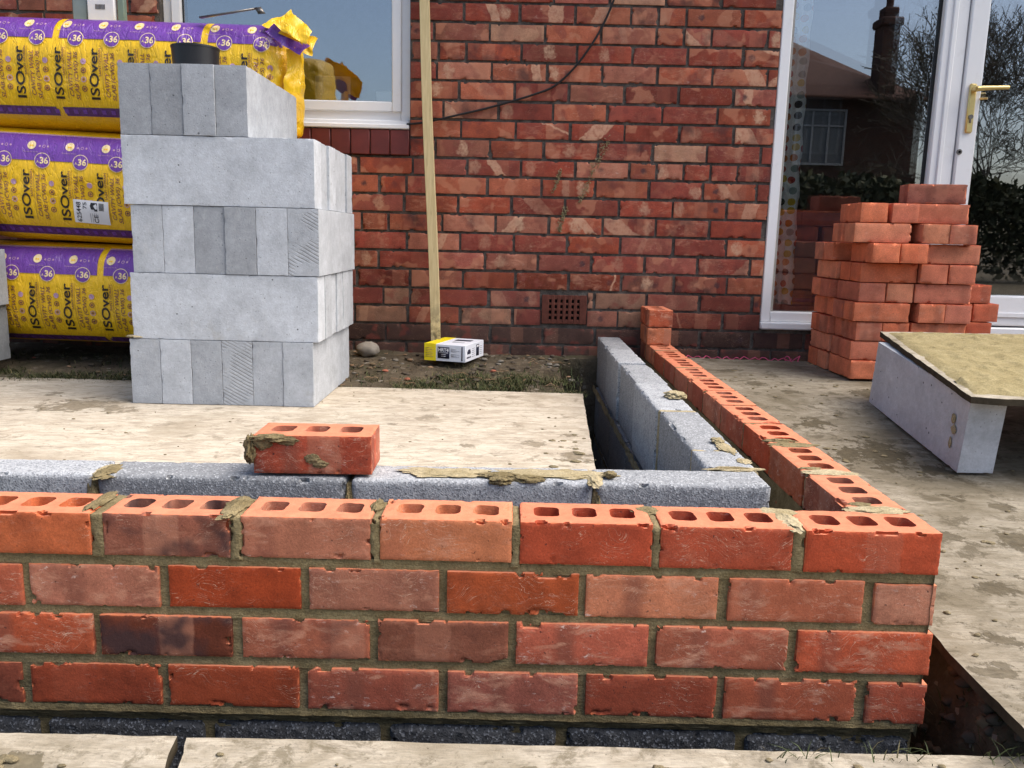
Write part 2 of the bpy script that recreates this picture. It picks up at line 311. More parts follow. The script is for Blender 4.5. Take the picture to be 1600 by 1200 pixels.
MAT['boxwhite'] = simple('white_card', (.72, .74, .80), .55, .4, .04)
MAT['boxyellow'] = simple('yellow_card', (.82, .66, .01), .55, .4, .04)
MAT['boxblack'] = simple('navy_ink', (.02, .022, .045), .6, .3)
MAT['mineralwool'] = simple('mineral_wool', (.42, .30, .10), .95, .1, .3, 60, bump=.8)

# ------------------------------------------------------------------ mesh building
class MB:
    def __init__(s): s.V = []; s.F = []; s.uv = []; s.col = []; s.rnd = []; s.mi = []; s.mats = []; s.n = 0; s.saw = []
    def slot(s, m):
        if m not in s.mats: s.mats.append(m)
        return s.mats.index(m)
    def add(s, V, F, m, uv=None, col=(1, 1, 1), chip=None, rnd=None, saw=0.):
        V = np.asarray(V, float).reshape(-1, 3)
        if rnd is None: rnd = (0, 0, 0)
        s.V.append(V); k = s.slot(m); n = len(V)
        c = np.ones((n, 4)); c[:, :3] = col; c[:, 3] = 0 if chip is None else chip; s.col.append(c)
        r = np.ones((n, 4)); r[:, :len(rnd)] = rnd; s.rnd.append(r); s.saw.append(np.full(n, saw))
        lens = [len(f) for f in F]
        s.F.append((np.concatenate([np.asarray(f) for f in F]).astype(np.int64) + s.n, np.array(lens)))
        s.mi.append(np.full(len(F), k)); s.uv.append(np.zeros((sum(lens), 2)) if uv is None else uv.reshape(-1, 2)); s.n += n
    def box(s, x0, x1, y0, y1, z0, z1, m, **k):
        V = [(x, y, z) for x in (x0, x1) for y in (y0, y1) for z in (z0, z1)]
        F = [(0, 1, 3, 2), (4, 6, 7, 5), (0, 4, 5, 1), (2, 3, 7, 6), (0, 2, 6, 4), (1, 5, 7, 3)]
        s.add(V, F, m, **k)
    def bevbox(s, x0, x1, y0, y1, z0, z1, m, b=.003):
        # box with chamfered edges (convex hull style)
        c = np.array([(x0 + x1) / 2, (y0 + y1) / 2, (z0 + z1) / 2]); h = np.array([(x1 - x0) / 2, (y1 - y0) / 2, (z1 - z0) / 2]); b = min(b, h.min() * .9)
        V, idx = [], {}
        for sx in (-1, 1):
            for sy in (-1, 1):
                for sz in (-1, 1):
                    for a in range(3):
                        q = h - b; q[a] += b; idx[(sx, sy, sz, a)] = len(V); V.append(c + q * np.array([sx, sy, sz]))
        F = []
        for a in range(3):
            o = [i for i in range(3) if i != a]
            for sg in (-1, 1):
                f = []
                for u, v in ((-1, -1), (1, -1), (1, 1), (-1, 1)):
                    k = [0, 0, 0]; k[a] = sg; k[o[0]] = u; k[o[1]] = v; f.append(idx[(*k, a)])
                F.append(f)
            for u in (-1, 1):
                for v in (-1, 1):
                    f = []
                    for sg, ax in ((-1, o[0]), (-1, o[1]), (1, o[1]), (1, o[0])):
                        k = [0, 0, 0]; k[a] = sg; k[o[0]] = u; k[o[1]] = v; f.append(idx[(*k, ax)])
                    F.append(f)
        for sx in (-1, 1):
            for sy in (-1, 1):
                for sz in (-1, 1): F.append([idx[(sx, sy, sz, a)] for a in range(3)])
        V = np.array(V); G = []
        for f in F:
            p = V[f]; nn = np.cross(p[1] - p[0], p[2] - p[0]); G.append(f if nn @ (p.mean(0) - c) > 0 else f[::-1])
        s.add(V, G, m)
    def tube(s, pts, r, m, n=8, cap=True):
        pts = [Vector(p) for p in pts]; V = []; rs = r if isinstance(r, (list, tuple)) else [r] * len(pts)
        up = Vector((0, 0, 1))
        for i, p in enumerate(pts):
            t = (pts[min(i + 1, len(pts) - 1)] - pts[max(i - 1, 0)]).normalized(); a = t.cross(up if abs(t.z) < .95 else Vector((1, 0, 0))).normalized(); b = t.cross(a)
            for k in range(n):
                an = 2 * math.pi * k / n; V.append(p + (a * math.cos(an) + b * math.sin(an)) * rs[i])
        F = [(i * n + k, (i + 1) * n + k, (i + 1) * n + (k + 1) % n, i * n + (k + 1) % n) for i in range(len(pts) - 1) for k in range(n)]
        if cap: F += [tuple(range(n)), tuple(reversed(range((len(pts) - 1) * n, len(pts) * n)))]
        s.add([tuple(v) for v in V], F, m)
    def build(s, name, parent=None, smooth=40, loc=None):
        me = bpy.data.meshes.new(name); V = np.concatenate(s.V); o = np.zeros(3) if loc is None else np.array(loc, float)
        L = np.concatenate([f[0] for f in s.F]); ln = np.concatenate([f[1] for f in s.F])
        me.vertices.add(len(V)); me.vertices.foreach_set('co', (V - o).ravel()); me.loops.add(len(L)); me.loops.foreach_set('vertex_index', L.astype(np.int32))
        me.polygons.add(len(ln)); st = np.concatenate([[0], np.cumsum(ln)[:-1]]).astype(np.int32); me.polygons.foreach_set('loop_start', st)
        try: me.polygons.foreach_set('loop_total', ln.astype(np.int32))
        except Exception: pass
        me.polygons.foreach_set('material_index', np.concatenate(s.mi).astype(np.int32))
        for m in s.mats: me.materials.append(m)
        me.update(calc_edges=True)
        a = me.attributes.new('col', 'FLOAT_COLOR', 'POINT'); a.data.foreach_set('color', np.concatenate(s.col).ravel())
        a = me.attributes.new('rnd', 'FLOAT_COLOR', 'POINT'); a.data.foreach_set('color', np.concatenate(s.rnd).ravel())
        sw = np.concatenate(s.saw)
        if sw.any(): a = me.attributes.new('saw', 'FLOAT', 'POINT'); a.data.foreach_set('value', sw)
        a = me.attributes.new('bu', 'FLOAT2', 'CORNER'); a.data.foreach_set('vector', np.concatenate(s.uv).ravel())
        me.validate()
        if smooth: me.shade_smooth(); me.set_sharp_from_angle(angle=math.radians(smooth))
        ob = bpy.data.objects.new(name, me); COL.objects.link(ob); ob.location = tuple(o)
        if parent is not None:
            ob.parent = parent; ob.location = tuple(o - np.array(parent.location)) if loc is None else tuple(o)
            if loc is None:
                t = Vector(); q = parent
                while q is not None: t += q.location; q = q.parent
                ob.location = -t
        return ob

def tag(o, label=None, cat=None, group=None, kind=None):
    if label: o['label'] = label
    if cat: o['category'] = cat
    if group: o['group'] = group
    if kind: o['kind'] = kind
    return o
def empty(name, loc=(0, 0, 0)):
    o = bpy.data.objects.new(name, None); COL.objects.link(o); o.location = loc; o.empty_display_size = .1; return o

def lin(a, b, res): n = max(1, int(round((b - a) / res))); return np.linspace(a, b, n + 1)
def rough_box(L, Wd, H, res=.006, seed=0, chip=.004, bump=.0006, holes=None, hd=.06, skip=(), rad=.0025, yres=None):
    """box centred on x,y with base at z=0, edges knocked about; optional perforations through the top"""
    bx = [-L / 2]; by = [-Wd / 2]
    for (cx, cy, hw, hh) in holes or ():
        bx += [cx - hw, cx + hw]
    if holes: by += [-holes[0][3], holes[0][3]]
    bx.append(L / 2); by.append(Wd / 2)
    xs = np.unique(np.concatenate([lin(bx[i], bx[i + 1], res) for i in range(len(bx) - 1)]).round(6))
    ys = np.unique(np.concatenate([lin(by[i], by[i + 1], yres or res) for i in range(len(by) - 1)]).round(6)); zs = lin(0, H, res)
    VV, FF, UU = [], [], []; base = 0
    def grid(A, B, f, flip, key):
        nonlocal base
        a, b = np.meshgrid(A, B, indexing='ij'); P = f(a.ravel(), b.ravel()); na, nb = len(A), len(B)
        i, j = np.meshgrid(np.arange(na - 1), np.arange(nb - 1), indexing='ij'); q = (i * nb + j).ravel()
        F = np.stack([q, q + nb, q + nb + 1, q + 1], 1)
        if key == 'top' and holes:
            cx_ = ((A[:-1] + A[1:]) / 2)[i.ravel()]; cy_ = ((B[:-1] + B[1:]) / 2)[j.ravel()]; keep = np.ones(len(F), bool)
            for (cx, cy, hw, hh) in holes: keep &= ~((abs(cx_ - cx) < hw) & (abs(cy_ - cy) < hh))
            F = F[keep]
        if flip: F = F[:, ::-1]
        uvp = {'top': (0, 1), 'bot': (0, 1), 'fr': (0, 2), 'bk': (0, 2), 'l': (1, 2), 'r': (1, 2)}[key]
        PU = P.copy(); PU[:, 2] -= H / 2
        UU.append(PU[F][:, :, list(uvp)].reshape(-1, 2)); VV.append(P); FF.append(F + base); base += len(P)
    z0 = lambda a: np.zeros_like(a)
    if 'top' not in skip: grid(xs, ys, lambda a, b: np.stack([a, b, z0(a) + H], 1), False, 'top')
    if 'bot' not in skip: grid(xs, ys, lambda a, b: np.stack([a, b, z0(a)], 1), True, 'bot')
    if 'fr' not in skip: grid(xs, zs, lambda a, b: np.stack([a, z0(a) - Wd / 2, b], 1), False, 'fr')
    if 'bk' not in skip: grid(xs, zs, lambda a, b: np.stack([a, z0(a) + Wd / 2, b], 1), True, 'bk')
    if 'l' not in skip: grid(ys, zs, lambda a, b: np.stack([z0(a) - L / 2, a, b], 1), True, 'l')
    if 'r' not in skip: grid(ys, zs, lambda a, b: np.stack([z0(a) + L / 2, a, b], 1), False, 'r')
    V = np.concatenate(VV); F = np.concatenate(FF); U = np.concatenate(UU)
    key = (V * 1e5).round().astype(np.int64); _, first, inv = np.unique(key, axis=0, return_index=True, return_inverse=True); inv = inv.ravel()
    V = V[first]; F = inv[F]
    hv = hf = None
    if holes:
        nv = len(V); ex = []; exF = []; exU = []; V = V.copy()
        top = abs(V[:, 2] - H) < 1e-7
        for hi, (cx, cy, hw, hh) in enumerate(holes):
            d = V[:, :2] - (cx, cy); on = top & (abs(d[:, 0]) < hw + 1e-6) & (abs(d[:, 1]) < hh + 1e-6) & ((abs(abs(d[:, 0]) - hw) < 1e-6) | (abs(abs(d[:, 1]) - hh) < 1e-6))
            ids = np.where(on)[0]; dd = d[ids]; ang = np.arctan2(dd[:, 1] / hh, dd[:, 0] / hw); ids = ids[np.argsort(ang)]; dd = V[ids, :2] - (cx, cy)
            r = .011; q = np.abs(dd) - (hw - r, hh - r); cor = (q[:, 0] > 0) & (q[:, 1] > 0); ln = np.hypot(q[:, 0], q[:, 1]) + 1e-9
            newd = dd.copy(); sc = np.where(cor, r / ln, 1.)
            nq = q * sc[:, None]; newd[cor] = (np.sign(dd) * (nq + (hw - r, hh - r)))[cor]
            skew = (vnoise([[hi * 3.1, seed * 1.7, 0]], 1, 5)[0] - .5) * .12
            wv = 1 + (vnoise(np.c_[newd * 60, np.full(len(newd), seed + hi * 7.)], 1, 3)[:, None] - .5) * .16
            newd = newd * wv; newd[:, 0] += newd[:, 1] * skew
            V[ids, :2] = newd + (cx, cy)
            n = len(ids); k0 = nv + sum(len(e) for e in ex)
            rings = [ids]
            for dz, shr in ((-.004, .985), (-hd * .5, .95), (-hd, .90)):
                ring = np.c_[newd * shr + (cx, cy), np.full(n, H + dz)]; ex.append(ring); rings.append(np.arange(k0, k0 + n)); k0 += n
            for a_, b_ in zip(rings[:-1], rings[1:]):
                f = np.stack([a_, b_, np.roll(b_, -1), np.roll(a_, -1)], 1)[:, ::-1]; exF.append(f); exU.append(np.zeros((len(f) * 4, 2)))
            cen = np.array([[cx, cy, H - hd]]); ex.append(cen)
            f = np.stack([rings[-1], np.full(n, k0), np.full(n, k0), np.roll(rings[-1], -1)], 1)
            hv = (hv or []) + [[rings[-1][i], rings[-1][(i + 1) % n], k0] for i in range(n)]
        V = np.concatenate([V] + ex); F = np.concatenate([F] + exF); U = np.concatenate([U] + exU)
    # knock the edges
    D = np.stack([L / 2 - abs(V[:, 0]), Wd / 2 - abs(V[:, 1]), np.minimum(V[:, 2], H - V[:, 2])], 1); D = np.maximum(D, 0)
    Ds = np.sort(D, 1); e = Ds[:, 1]          # distance to nearest edge
    N1 = vnoise(V, 48, seed * 3 + 1, 4); N2 = vnoise(V, 190, seed * 3 + 2, 2); N3 = vnoise(V, 16, seed * 3 + 9, 2)
    amt = rad * np.exp(-(e / .0028) ** 1.0) * (.6 + .9 * N2) + chip * np.clip((N1 - .645) * 16, 0, 1) * np.exp(-(e / (.002 + .011 * N3 ** 2)) ** 2) * (.7 + 2.2 * N3)
    C = np.stack([np.clip(V[:, 0], -L / 2 + .012, L / 2 - .012), np.clip(V[:, 1], -Wd / 2 + .012, Wd / 2 - .012), np.clip(V[:, 2], .012, H - .012)], 1)
    dr = C - V; ln = np.linalg.norm(dr, axis=1, keepdims=True) + 1e-9
    chipv = np.clip(amt / max(chip, 1e-6) - .35, 0, 1) * (np.clip((N1 - .63) * 12, 0, 1))
    chipv = np.maximum(chipv, np.exp(-(e / .0022) ** 2) * np.clip((N2 - .45) * 6, 0, 1) * .85)
    V = V + dr / ln * amt[:, None] * 1.2
    sg = np.sign(V - (0, 0, H / 2)); ax = D.argmin(1); nrm = np.zeros_like(V); nrm[np.arange(len(V)), ax] = sg[np.arange(len(V)), ax]
    inside = D.min(1) > .001
    nrm[inside] = 0
    V = V + nrm * ((vnoise(V, 80, seed + 77, 3) - .5) * bump * 1.4)[:, None]
    Fl = list(F)
    if hv:
        Fl = [tuple(f) for f in F] + [tuple(t) for t in hv]; U = np.concatenate([U, np.zeros((len(hv) * 3, 2))])
    return V, Fl, U, chipv

H3 = lambda k=0: [(-.062 + k, 0, .0205, .0235), (0 + k, 0, .0205, .0235), (.062 + k, 0, .0205, .0235)]
def place(V, loc, yaw=0., tilt=0.):
    c, s_ = math.cos(yaw), math.sin(yaw); V = V.copy()
    if tilt: V[:, 2] += V[:, 0] * tilt
    X = V[:, 0] * c - V[:, 1] * s_; Y = V[:, 0] * s_ + V[:, 1] * c
    return np.c_[X + loc[0], Y + loc[1], V[:, 2] + loc[2]]
def sheet(A, B, f):
    a, b = np.meshgrid(A, B, indexing='ij'); P = f(a.ravel(), b.ravel()); nb = len(B)
    i, j = np.meshgrid(np.arange(len(A) - 1), np.arange(nb - 1), indexing='ij'); q = (i * nb + j).ravel()
    return P, np.stack([q, q + nb, q + nb + 1, q + 1], 1)
def blob(c, r, seed, n=14, sharp=.35):
    A = np.linspace(0, math.pi, n // 2 + 2); B = np.linspace(0, 2 * math.pi, n + 1)[:-1]; V = []
    for a in A:
        for b in B: V.append((math.sin(a) * math.cos(b), math.sin(a) * math.sin(b), math.cos(a)))
    V = np.array(V); k = 1 + sharp * 2.3 * (vnoise(V * 1.0 + seed * 3.3, 2.4, seed, 5) - .5) + (.25 * (vnoise(V + seed, 9, seed + 1, 2) - .5) if n > 15 else 0); V = V * np.c_[k, k, .55 + .9 * vnoise(V * (1, 1, .2) + seed * 1.7, 3.5, seed + 5, 4)] * np.array(r) + np.array(c); F = []
    for i in range(len(A) - 1):
        for j in range(n): F.append((i * n + j, (i + 1) * n + j, (i + 1) * n + (j + 1) % n, i * n + (j + 1) % n))
    return V, F

_tc = {}
def text2d(s, size=1., bold=0., shear=0.):
    k = (s, bold, shear)
    if k not in _tc:
        cu = bpy.data.curves.new('t', 'FONT'); cu.body = s; cu.size = 1; cu.offset = bold; cu.shear = shear; cu.resolution_u = 3
        o = bpy.data.objects.new('t', cu); COL.objects.link(o); dg = bpy.context.evaluated_depsgraph_get(); me = o.evaluated_get(dg).to_mesh()
        V = np.zeros(len(me.vertices) * 3); me.vertices.foreach_get('co', V); V = V.reshape(-1, 3)[:, :2]; F = [tuple(p.vertices) for p in me.polygons]
        o.evaluated_get(dg).to_mesh_clear(); COL.objects.unlink(o); bpy.data.objects.remove(o); bpy.data.curves.remove(cu); _tc[k] = (V, F)
    V, F = _tc[k]; return V * size, F

# ------------------------------------------------------------------ ground
def ground_base(X, Y):
    left = np.interp(Y, [-4, -.3, 0, 1.8, 2.0, 2.5, 3], [-.04, -.05, .16, .183, .20, .25, .25])
    right = np.interp(Y, [-4, -.2, 0, 1., 1.6, 2.05, 2.5, 3], [-.04, -.03, .082, .125, .218, .234, .242, .24])
    return np.where(X < -.25, left, right)
xs = np.concatenate([[-80, -40, -20, -10, -6, -4.5], np.arange(-3.8, 2.4, .022), [2.8, 3.5, 5, 8, 14, 25, 45, 80]])
ys = np.concatenate([[-80, -50, -30, -22, -15, -10, -7, -5, -3.5, -2.5, -1.9, -1.5, -1.2, -1.0, -.85, -.72], np.arange(-.62, 2.6, .022), [2.75, 3, 4, 6, 10, 20, 45, 80]])
def gz(x, y):
    P = np.c_[x, y, np.zeros_like(x)]; z = ground_base(x, y) + (vnoise(P, 3, 4, 4) - .5) * .03 + (vnoise(P, 25, 6, 3) - .5) * .018
    wob = (vnoise(P, 6, 9, 3) - .5) * .07
    tr = ((y > -.20 + wob) & (y < .47 + wob) & (x < .115 + wob * .5)) | ((x > -.47 + wob * .6) & (x < .135 + wob * .5) & (y > -.20 + wob) & (y < 2.42 + wob * .3))
    # wider hole beside the corner of the new wall
    tr |= (x > 0) & (y < .10) & (y > -.24 + wob) & (x < .50 - .9 * np.maximum(y + .2, 0) + wob)
    zt = -.42 + (vnoise(P, 12, 11, 4) - .5) * .12
    zt = np.where((x > .10) & (y < .05), -.05 - .25 * vnoise(P, 9, 3, 3) , zt)
    bank = np.interp(x, [.0, .035, .10, .16], [-.36, -.24, .045, .06]) + (vnoise(P, 22, 31, 4) - .5) * .12
    zt = np.where((x > .0) & (y > -.2), np.maximum(zt, np.minimum(bank, z - .012)), zt)
    zt = np.where((x > .0) & (y < -.05), np.maximum(zt, -.13 + .25 * np.clip(x, 0, .4) + (vnoise(P, 16, 13, 4) - .5) * .09), zt)
    return np.where(tr, zt, z)
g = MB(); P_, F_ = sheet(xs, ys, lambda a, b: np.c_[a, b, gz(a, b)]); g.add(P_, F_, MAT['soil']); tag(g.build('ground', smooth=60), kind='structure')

# ------------------------------------------------------------------ house
house = empty('brick_house', (0, 2.5, 0)); tag(house, 'old red brick house wall with white windows and a patio door', 'house')
HP, HC, HZ0 = .2365, .0812, .0      # brick pitch, course pitch
# course joint heights (read off the wall); top of each course
tops = [.213 - .082 + .082 * k for k in range(3)] + [.376, .457, .537, .620, .702, .784, .866, .946, 1.028, 1.105, 1.186, 1.266, 1.346, 1.427, 1.507, 1.586, 1.665, 1.745]
while tops[-1] < 2.75: tops.append(tops[-1] + .0805)
WX0, WX1, WZ0, WZ1 = -2.215, -1.148, 1.112, 2.40        # window opening incl. tile sill
DX0, DX1, DZ0, DZ1 = .432, 2.62, .392, 2.45
wall = MB()
m = MAT['mortar_house']; YF = 2.5
rects = [(-6, WX0, -.2, 2.9), (WX0, WX1, -.2, WZ0), (WX0, WX1, WZ1, 2.9), (WX1, DX0, -.2, 2.9), (DX0, DX1, -.2, DZ0), (DX0, DX1, DZ1, 2.9), (DX1, 5.5, -.2, 2.9)]
for (a, b, c, d) in rects:
    P_, F_ = sheet(lin(a, b, .03), lin(c, d, .0135), lambda x, z: np.c_[x, YF + .0055 + (vnoise(np.c_[x, x * 0, z], 60, 3, 3) - .5) * .005, z]); wall.add(P_, F_, m)
    wall.box(a, b, YF + .012, YF + .25, c, d, m)
def in_open(x0, x1, z0, z1):
    for (a, b, c, d) in ((WX0, WX1, WZ0, WZ1), (DX0, DX1, DZ0, DZ1)):
        if z1 > c + .03 and z0 < d - .03: yield a, b
air = (-.553, -.352, .393, .523)
pal = [(.30, .062, .030), (.34, .080, .040), (.26, .050, .028), (.37, .105, .055), (.30, .085, .060), (.23, .05, .032), (.33, .12, .075), (.28, .06, .04)]
si = 0
for ci, zt in enumerate(tops):
    zb = (tops[ci - 1] if ci else zt - .08) + .0085
    off = -.919 - (.114 if ci % 2 else 0) + (.02 if ci % 3 == 0 else -.004) + random.uniform(-.012, .012)
    x = off - HP * 24
    while x < 5.4:
        x0, x1 = x + .0045 + random.uniform(-.002, .002), x + HP - .0055 + random.uniform(-.003, .002); x += HP
        if x1 < -5.8: continue
        segs = [(x0, x1)]
        for a, b in in_open(x0, x1, zb, zt):
            n2 = []
            for (p, q) in segs:
                if q <= a or p >= b: n2.append((p, q)); continue
                if p < a: n2.append((p, a - .002))
                if q > b: n2.append((b + .002, q))
            segs = n2
        if zb < air[3] - .02 and zt > air[2] + .02:
            n2 = []
            for (p, q) in segs:
                if q <= air[0] or p >= air[1]: n2.append((p, q)); continue
                if p < air[0]: n2.append((p, air[0] - .004))
                if q > air[1]: n2.append((air[1] + .004, q))
            segs = n2
        for (p, q) in segs:
            if q - p < .02: continue
            if q - p > .19 and ci > 3 and random.random() < .05:        # an occasional pair of half bricks
                mid = (p + q) / 2; parts = [(p, mid - .005), (mid + .005, q)]
            else: parts = [(p, q)]
            for (p2, q2) in parts:
                si += 1; vis = -2.6 < p2 < 2 and zb < 1.95; hh = zt - zb - random.uniform(0, .003)
                V, F, U, ch = rough_box(q2 - p2, .03, hh, .0085 if vis else .03, si, .0034, .0010, skip=('bk',), rad=.0013, yres=.015)
                c = np.array(random.choice(pal)) * random.uniform(.68, 1.15)
                if random.random() < .06: c = np.array((.44, .23, .14)) * random.uniform(.8, 1.1)
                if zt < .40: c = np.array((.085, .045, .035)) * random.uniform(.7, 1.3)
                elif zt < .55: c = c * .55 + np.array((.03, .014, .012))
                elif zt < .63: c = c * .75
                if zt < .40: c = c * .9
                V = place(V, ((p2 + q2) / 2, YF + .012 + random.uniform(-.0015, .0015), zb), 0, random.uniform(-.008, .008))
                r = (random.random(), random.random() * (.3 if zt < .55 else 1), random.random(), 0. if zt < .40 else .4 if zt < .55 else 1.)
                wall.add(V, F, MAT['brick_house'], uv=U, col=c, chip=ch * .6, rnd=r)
wall.build('wall', house)
# air brick
ab = MB(); a0, a1, z0, z1 = air
ab.box(a0 + .002, a1 - .002, YF - .0005, YF + .02, z0 + .002, z1 - .002, MAT['black'])  # solid black plate stands in for shade in the vent holes
nx, nz = 6, 4; px = (a1 - a0 - .05) / nx; pz = (z1 - z0 - .03) / nz
for i in range(nx + 1):
    xc = a0 + .025 + px * i; wdt = .0070
    l, r_ = (a0 if i == 0 else xc - wdt, a1 if i == nx else xc + wdt); ab.bevbox(l, r_, YF - .009, YF - .0002, z0, z1, MAT['terracotta_dark'], .002)
for j in range(nz + 1):
    zc = z0 + .015 + pz * j; wdt = .0065
    l, r_ = (z0 if j == 0 else zc - wdt, z1 if j == nz else zc + wdt); ab.bevbox(a0 + .001, a1 - .001, YF - .0075, YF - .0003, l + .001, r_ - .001, MAT['terracotta_dark'], .002)
ab.build('air_brick', house)
# tile course under the window
tl = MB(); x = WX1
while x > WX0 - .02:
    tl.bevbox(x - .0835, x - .002, YF - .012, YF + .07, 1.114, 1.2195, MAT['tile'], .003); x -= .0855
tl.box(WX0 - .02, WX1 - .003, YF + .0, YF + .06, 1.117, 1.2165, MAT['mortar_house']); tl.build('tile_sill', house)
# window
def frame(mb, x0, x1, z0, z1, w, y0, y1, m, wb=None):
    wb = wb or w
    mb.bevbox(x0, x0 + w, y0, y1, z0, z1, m, .004); mb.bevbox(x1 - w, x1, y0, y1, z0, z1, m, .004)
    mb.bevbox(x0 + w, x1 - w, y0 + .0015, y1, z0, z0 + wb, m, .004); mb.bevbox(x0 + w, x1 - w, y0 + .0015, y1, z1 - w, z1, m, .004)
def panes(x0, x1, z0, z1, y, parent, tilt=.0045):
    for k, yy in enumerate((y, y + .02)):
        gl = MB(); t = tilt if k else 0.
        gl.add([(x0, yy, z0), (x1, yy + t * (x1 - x0) * .5, z0), (x1, yy + t * (x1 - x0) * .5 - t * (z1 - z0), z1), (x0, yy - t * (z1 - z0), z1)], [(0, 1, 2, 3)], MAT['glass_inner' if k else 'glass'])
        gl.build('glass', parent, smooth=0)
w = MB()
frame(w, WX0, WX1, 1.262, WZ1, .045, YF + .045, YF + .11, MAT['upvc'])
frame(w, WX0 + .04, WX1 - .04, 1.300, WZ1 - .04, .042, YF + .030, YF + .10, MAT['upvc'])
w.bevbox(WX0 - .0, WX1 - .002, YF - .018, YF + .10, 1.222, 1.2425, MAT['upvc'], .004)
w.bevbox(WX0 + .001, WX1 - .003, YF + .02, YF + .10, 1.2425, 1.2625, MAT['upvc'], .004)
WIN = w.build('window_frame', house)
gk = MB(); frame(gk, WX0 + .081, WX1 - .081, 1.341, WZ1 - .081, .004, YF + .048, YF + .07, MAT['gasket']); gk.build('gasket', WIN)
for o in [WIN]: pass
panes(WX0 + .084, WX1 - .084, 1.344, WZ1 - .084, YF + .056, WIN, .003)
# patio door: side light, mullion, leaf
d = MB(); U_ = MAT['upvc']; y0 = YF - .003; y1 = YF + .075
d.bevbox(DX0, DX0 + .045, y0, y1, .425, DZ1, U_, .004)             # left jamb
d.bevbox(DX0 - .0, DX1, y0 - .02, y1, .392, .425, U_, .006)         # sill
d.bevbox(DX0 + .045, 1.118, y0 + .002, y1, .425, .470, U_, .004)    # bottom rail of side light
d.bevbox(1.118, 1.222, y0, y1, .4255, DZ1, U_, .006)                # mullion
d.bevbox(1.150, 1.172, y0 - .008, y0 + .004, .43, DZ1 - .01, U_, .004)
d.bevbox(DX0 + .045, DX1, y0 + .002, y1, DZ1 - .05, DZ1, U_, .004)
d.bevbox(DX1 - .06, DX1, y0, y1, .4255, DZ1 - .051, U_, .004)
d.box(DX0 + .0452, DX0 + .060, y0 + .022, y1, .470, DZ1 - .05, MAT['upvc_grey'])
d.box(1.108, 1.1178, y0 + .03, y1, .470, DZ1 - .05, MAT['gasket'])
DF = d.build('door_frame', house)
panes(DX0 + .060, 1.108, .470, DZ1 - .05, YF + .035, DF, .0075)
lf = MB(); lf.bevbox(1.226, 1.304, y0 - .010, y1 - .01, .432, DZ1 - .055, U_, .006); lf.bevbox(DX1 - .145, DX1 - .065, y0 - .010, y1 - .01, .432, DZ1 - .055, U_, .006)
lf.bevbox(1.304, DX1 - .145, y0 - .009, y1 - .01, .432, .566, U_, .006); lf.bevbox(1.304, DX1 - .145, y0 - .009, y1 - .01, DZ1 - .15, DZ1 - .055, U_, .006)
lf.bevbox(1.30, DX1 - .14, y0 - .016, y0 - .008, .470, .492, U_, .003)
DL = lf.build('door', house); panes(1.304, DX1 - .145, .566, DZ1 - .15, YF + .03, DL, .0075)
hn = MB(); B_ = MAT['brass']; hy = y0 - .010
hn.bevbox(1.247, 1.279, hy - .011, hy, 1.262, 1.466, B_, .005)
hn.tube([(1.263, hy - .008, 1.440), (1.263, hy - .045, 1.440)], .011, B_, 12)
hn.tube([(1.258, hy - .048, 1.437), (1.285, hy - .052, 1.440), (1.33, hy - .050, 1.443), (1.392, hy - .047, 1.446)], [.011, .0105, .009, .008], B_, 12)
hn.tube([(1.30, hy + .0, 1.405), (1.322, hy - .02, 1.405)], .005, B_, 8)
hn.tube([(1.263, hy - .010, 1.328), (1.263, hy - .016, 1.328)], .010, MAT['steel'], 12); hn.bevbox(1.2595, 1.2665, hy - .0155, hy - .008, 1.303, 1.328, MAT['steel'], .002)
hn.build('door_handle', DL)
kh = MB(); kh.tube([(1.236, hy + .001, 1.183), (1.236, hy - .005, 1.183)], .0115, MAT['steel'], 16); kh.tube([(1.236, hy - .0045, 1.183), (1.236, hy - .0062, 1.183)], .0055, MAT['black'], 10); kh.build('keyhole', DL)
# room behind
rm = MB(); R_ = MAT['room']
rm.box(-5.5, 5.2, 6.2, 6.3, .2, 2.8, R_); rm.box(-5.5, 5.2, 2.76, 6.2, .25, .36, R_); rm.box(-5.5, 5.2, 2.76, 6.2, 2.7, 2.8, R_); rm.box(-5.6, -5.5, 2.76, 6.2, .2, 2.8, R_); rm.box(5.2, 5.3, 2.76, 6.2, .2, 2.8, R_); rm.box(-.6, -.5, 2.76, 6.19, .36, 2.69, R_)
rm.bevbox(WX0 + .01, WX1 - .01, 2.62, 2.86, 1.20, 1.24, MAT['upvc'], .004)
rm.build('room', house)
rf = MB(); rf.box(-6.2, 5.7, 2.2, 2.55, 2.94, 3.0, MAT['upvc']); rf.add([(-6.2, 2.15, 3.0), (5.7, 2.15, 3.0), (5.7, 5, 4.6), (-6.2, 5, 4.6)], [(0, 1, 2, 3)], simple('roof_tile', (.10, .06, .05), .8))
rf.build('roof', house, smooth=0)

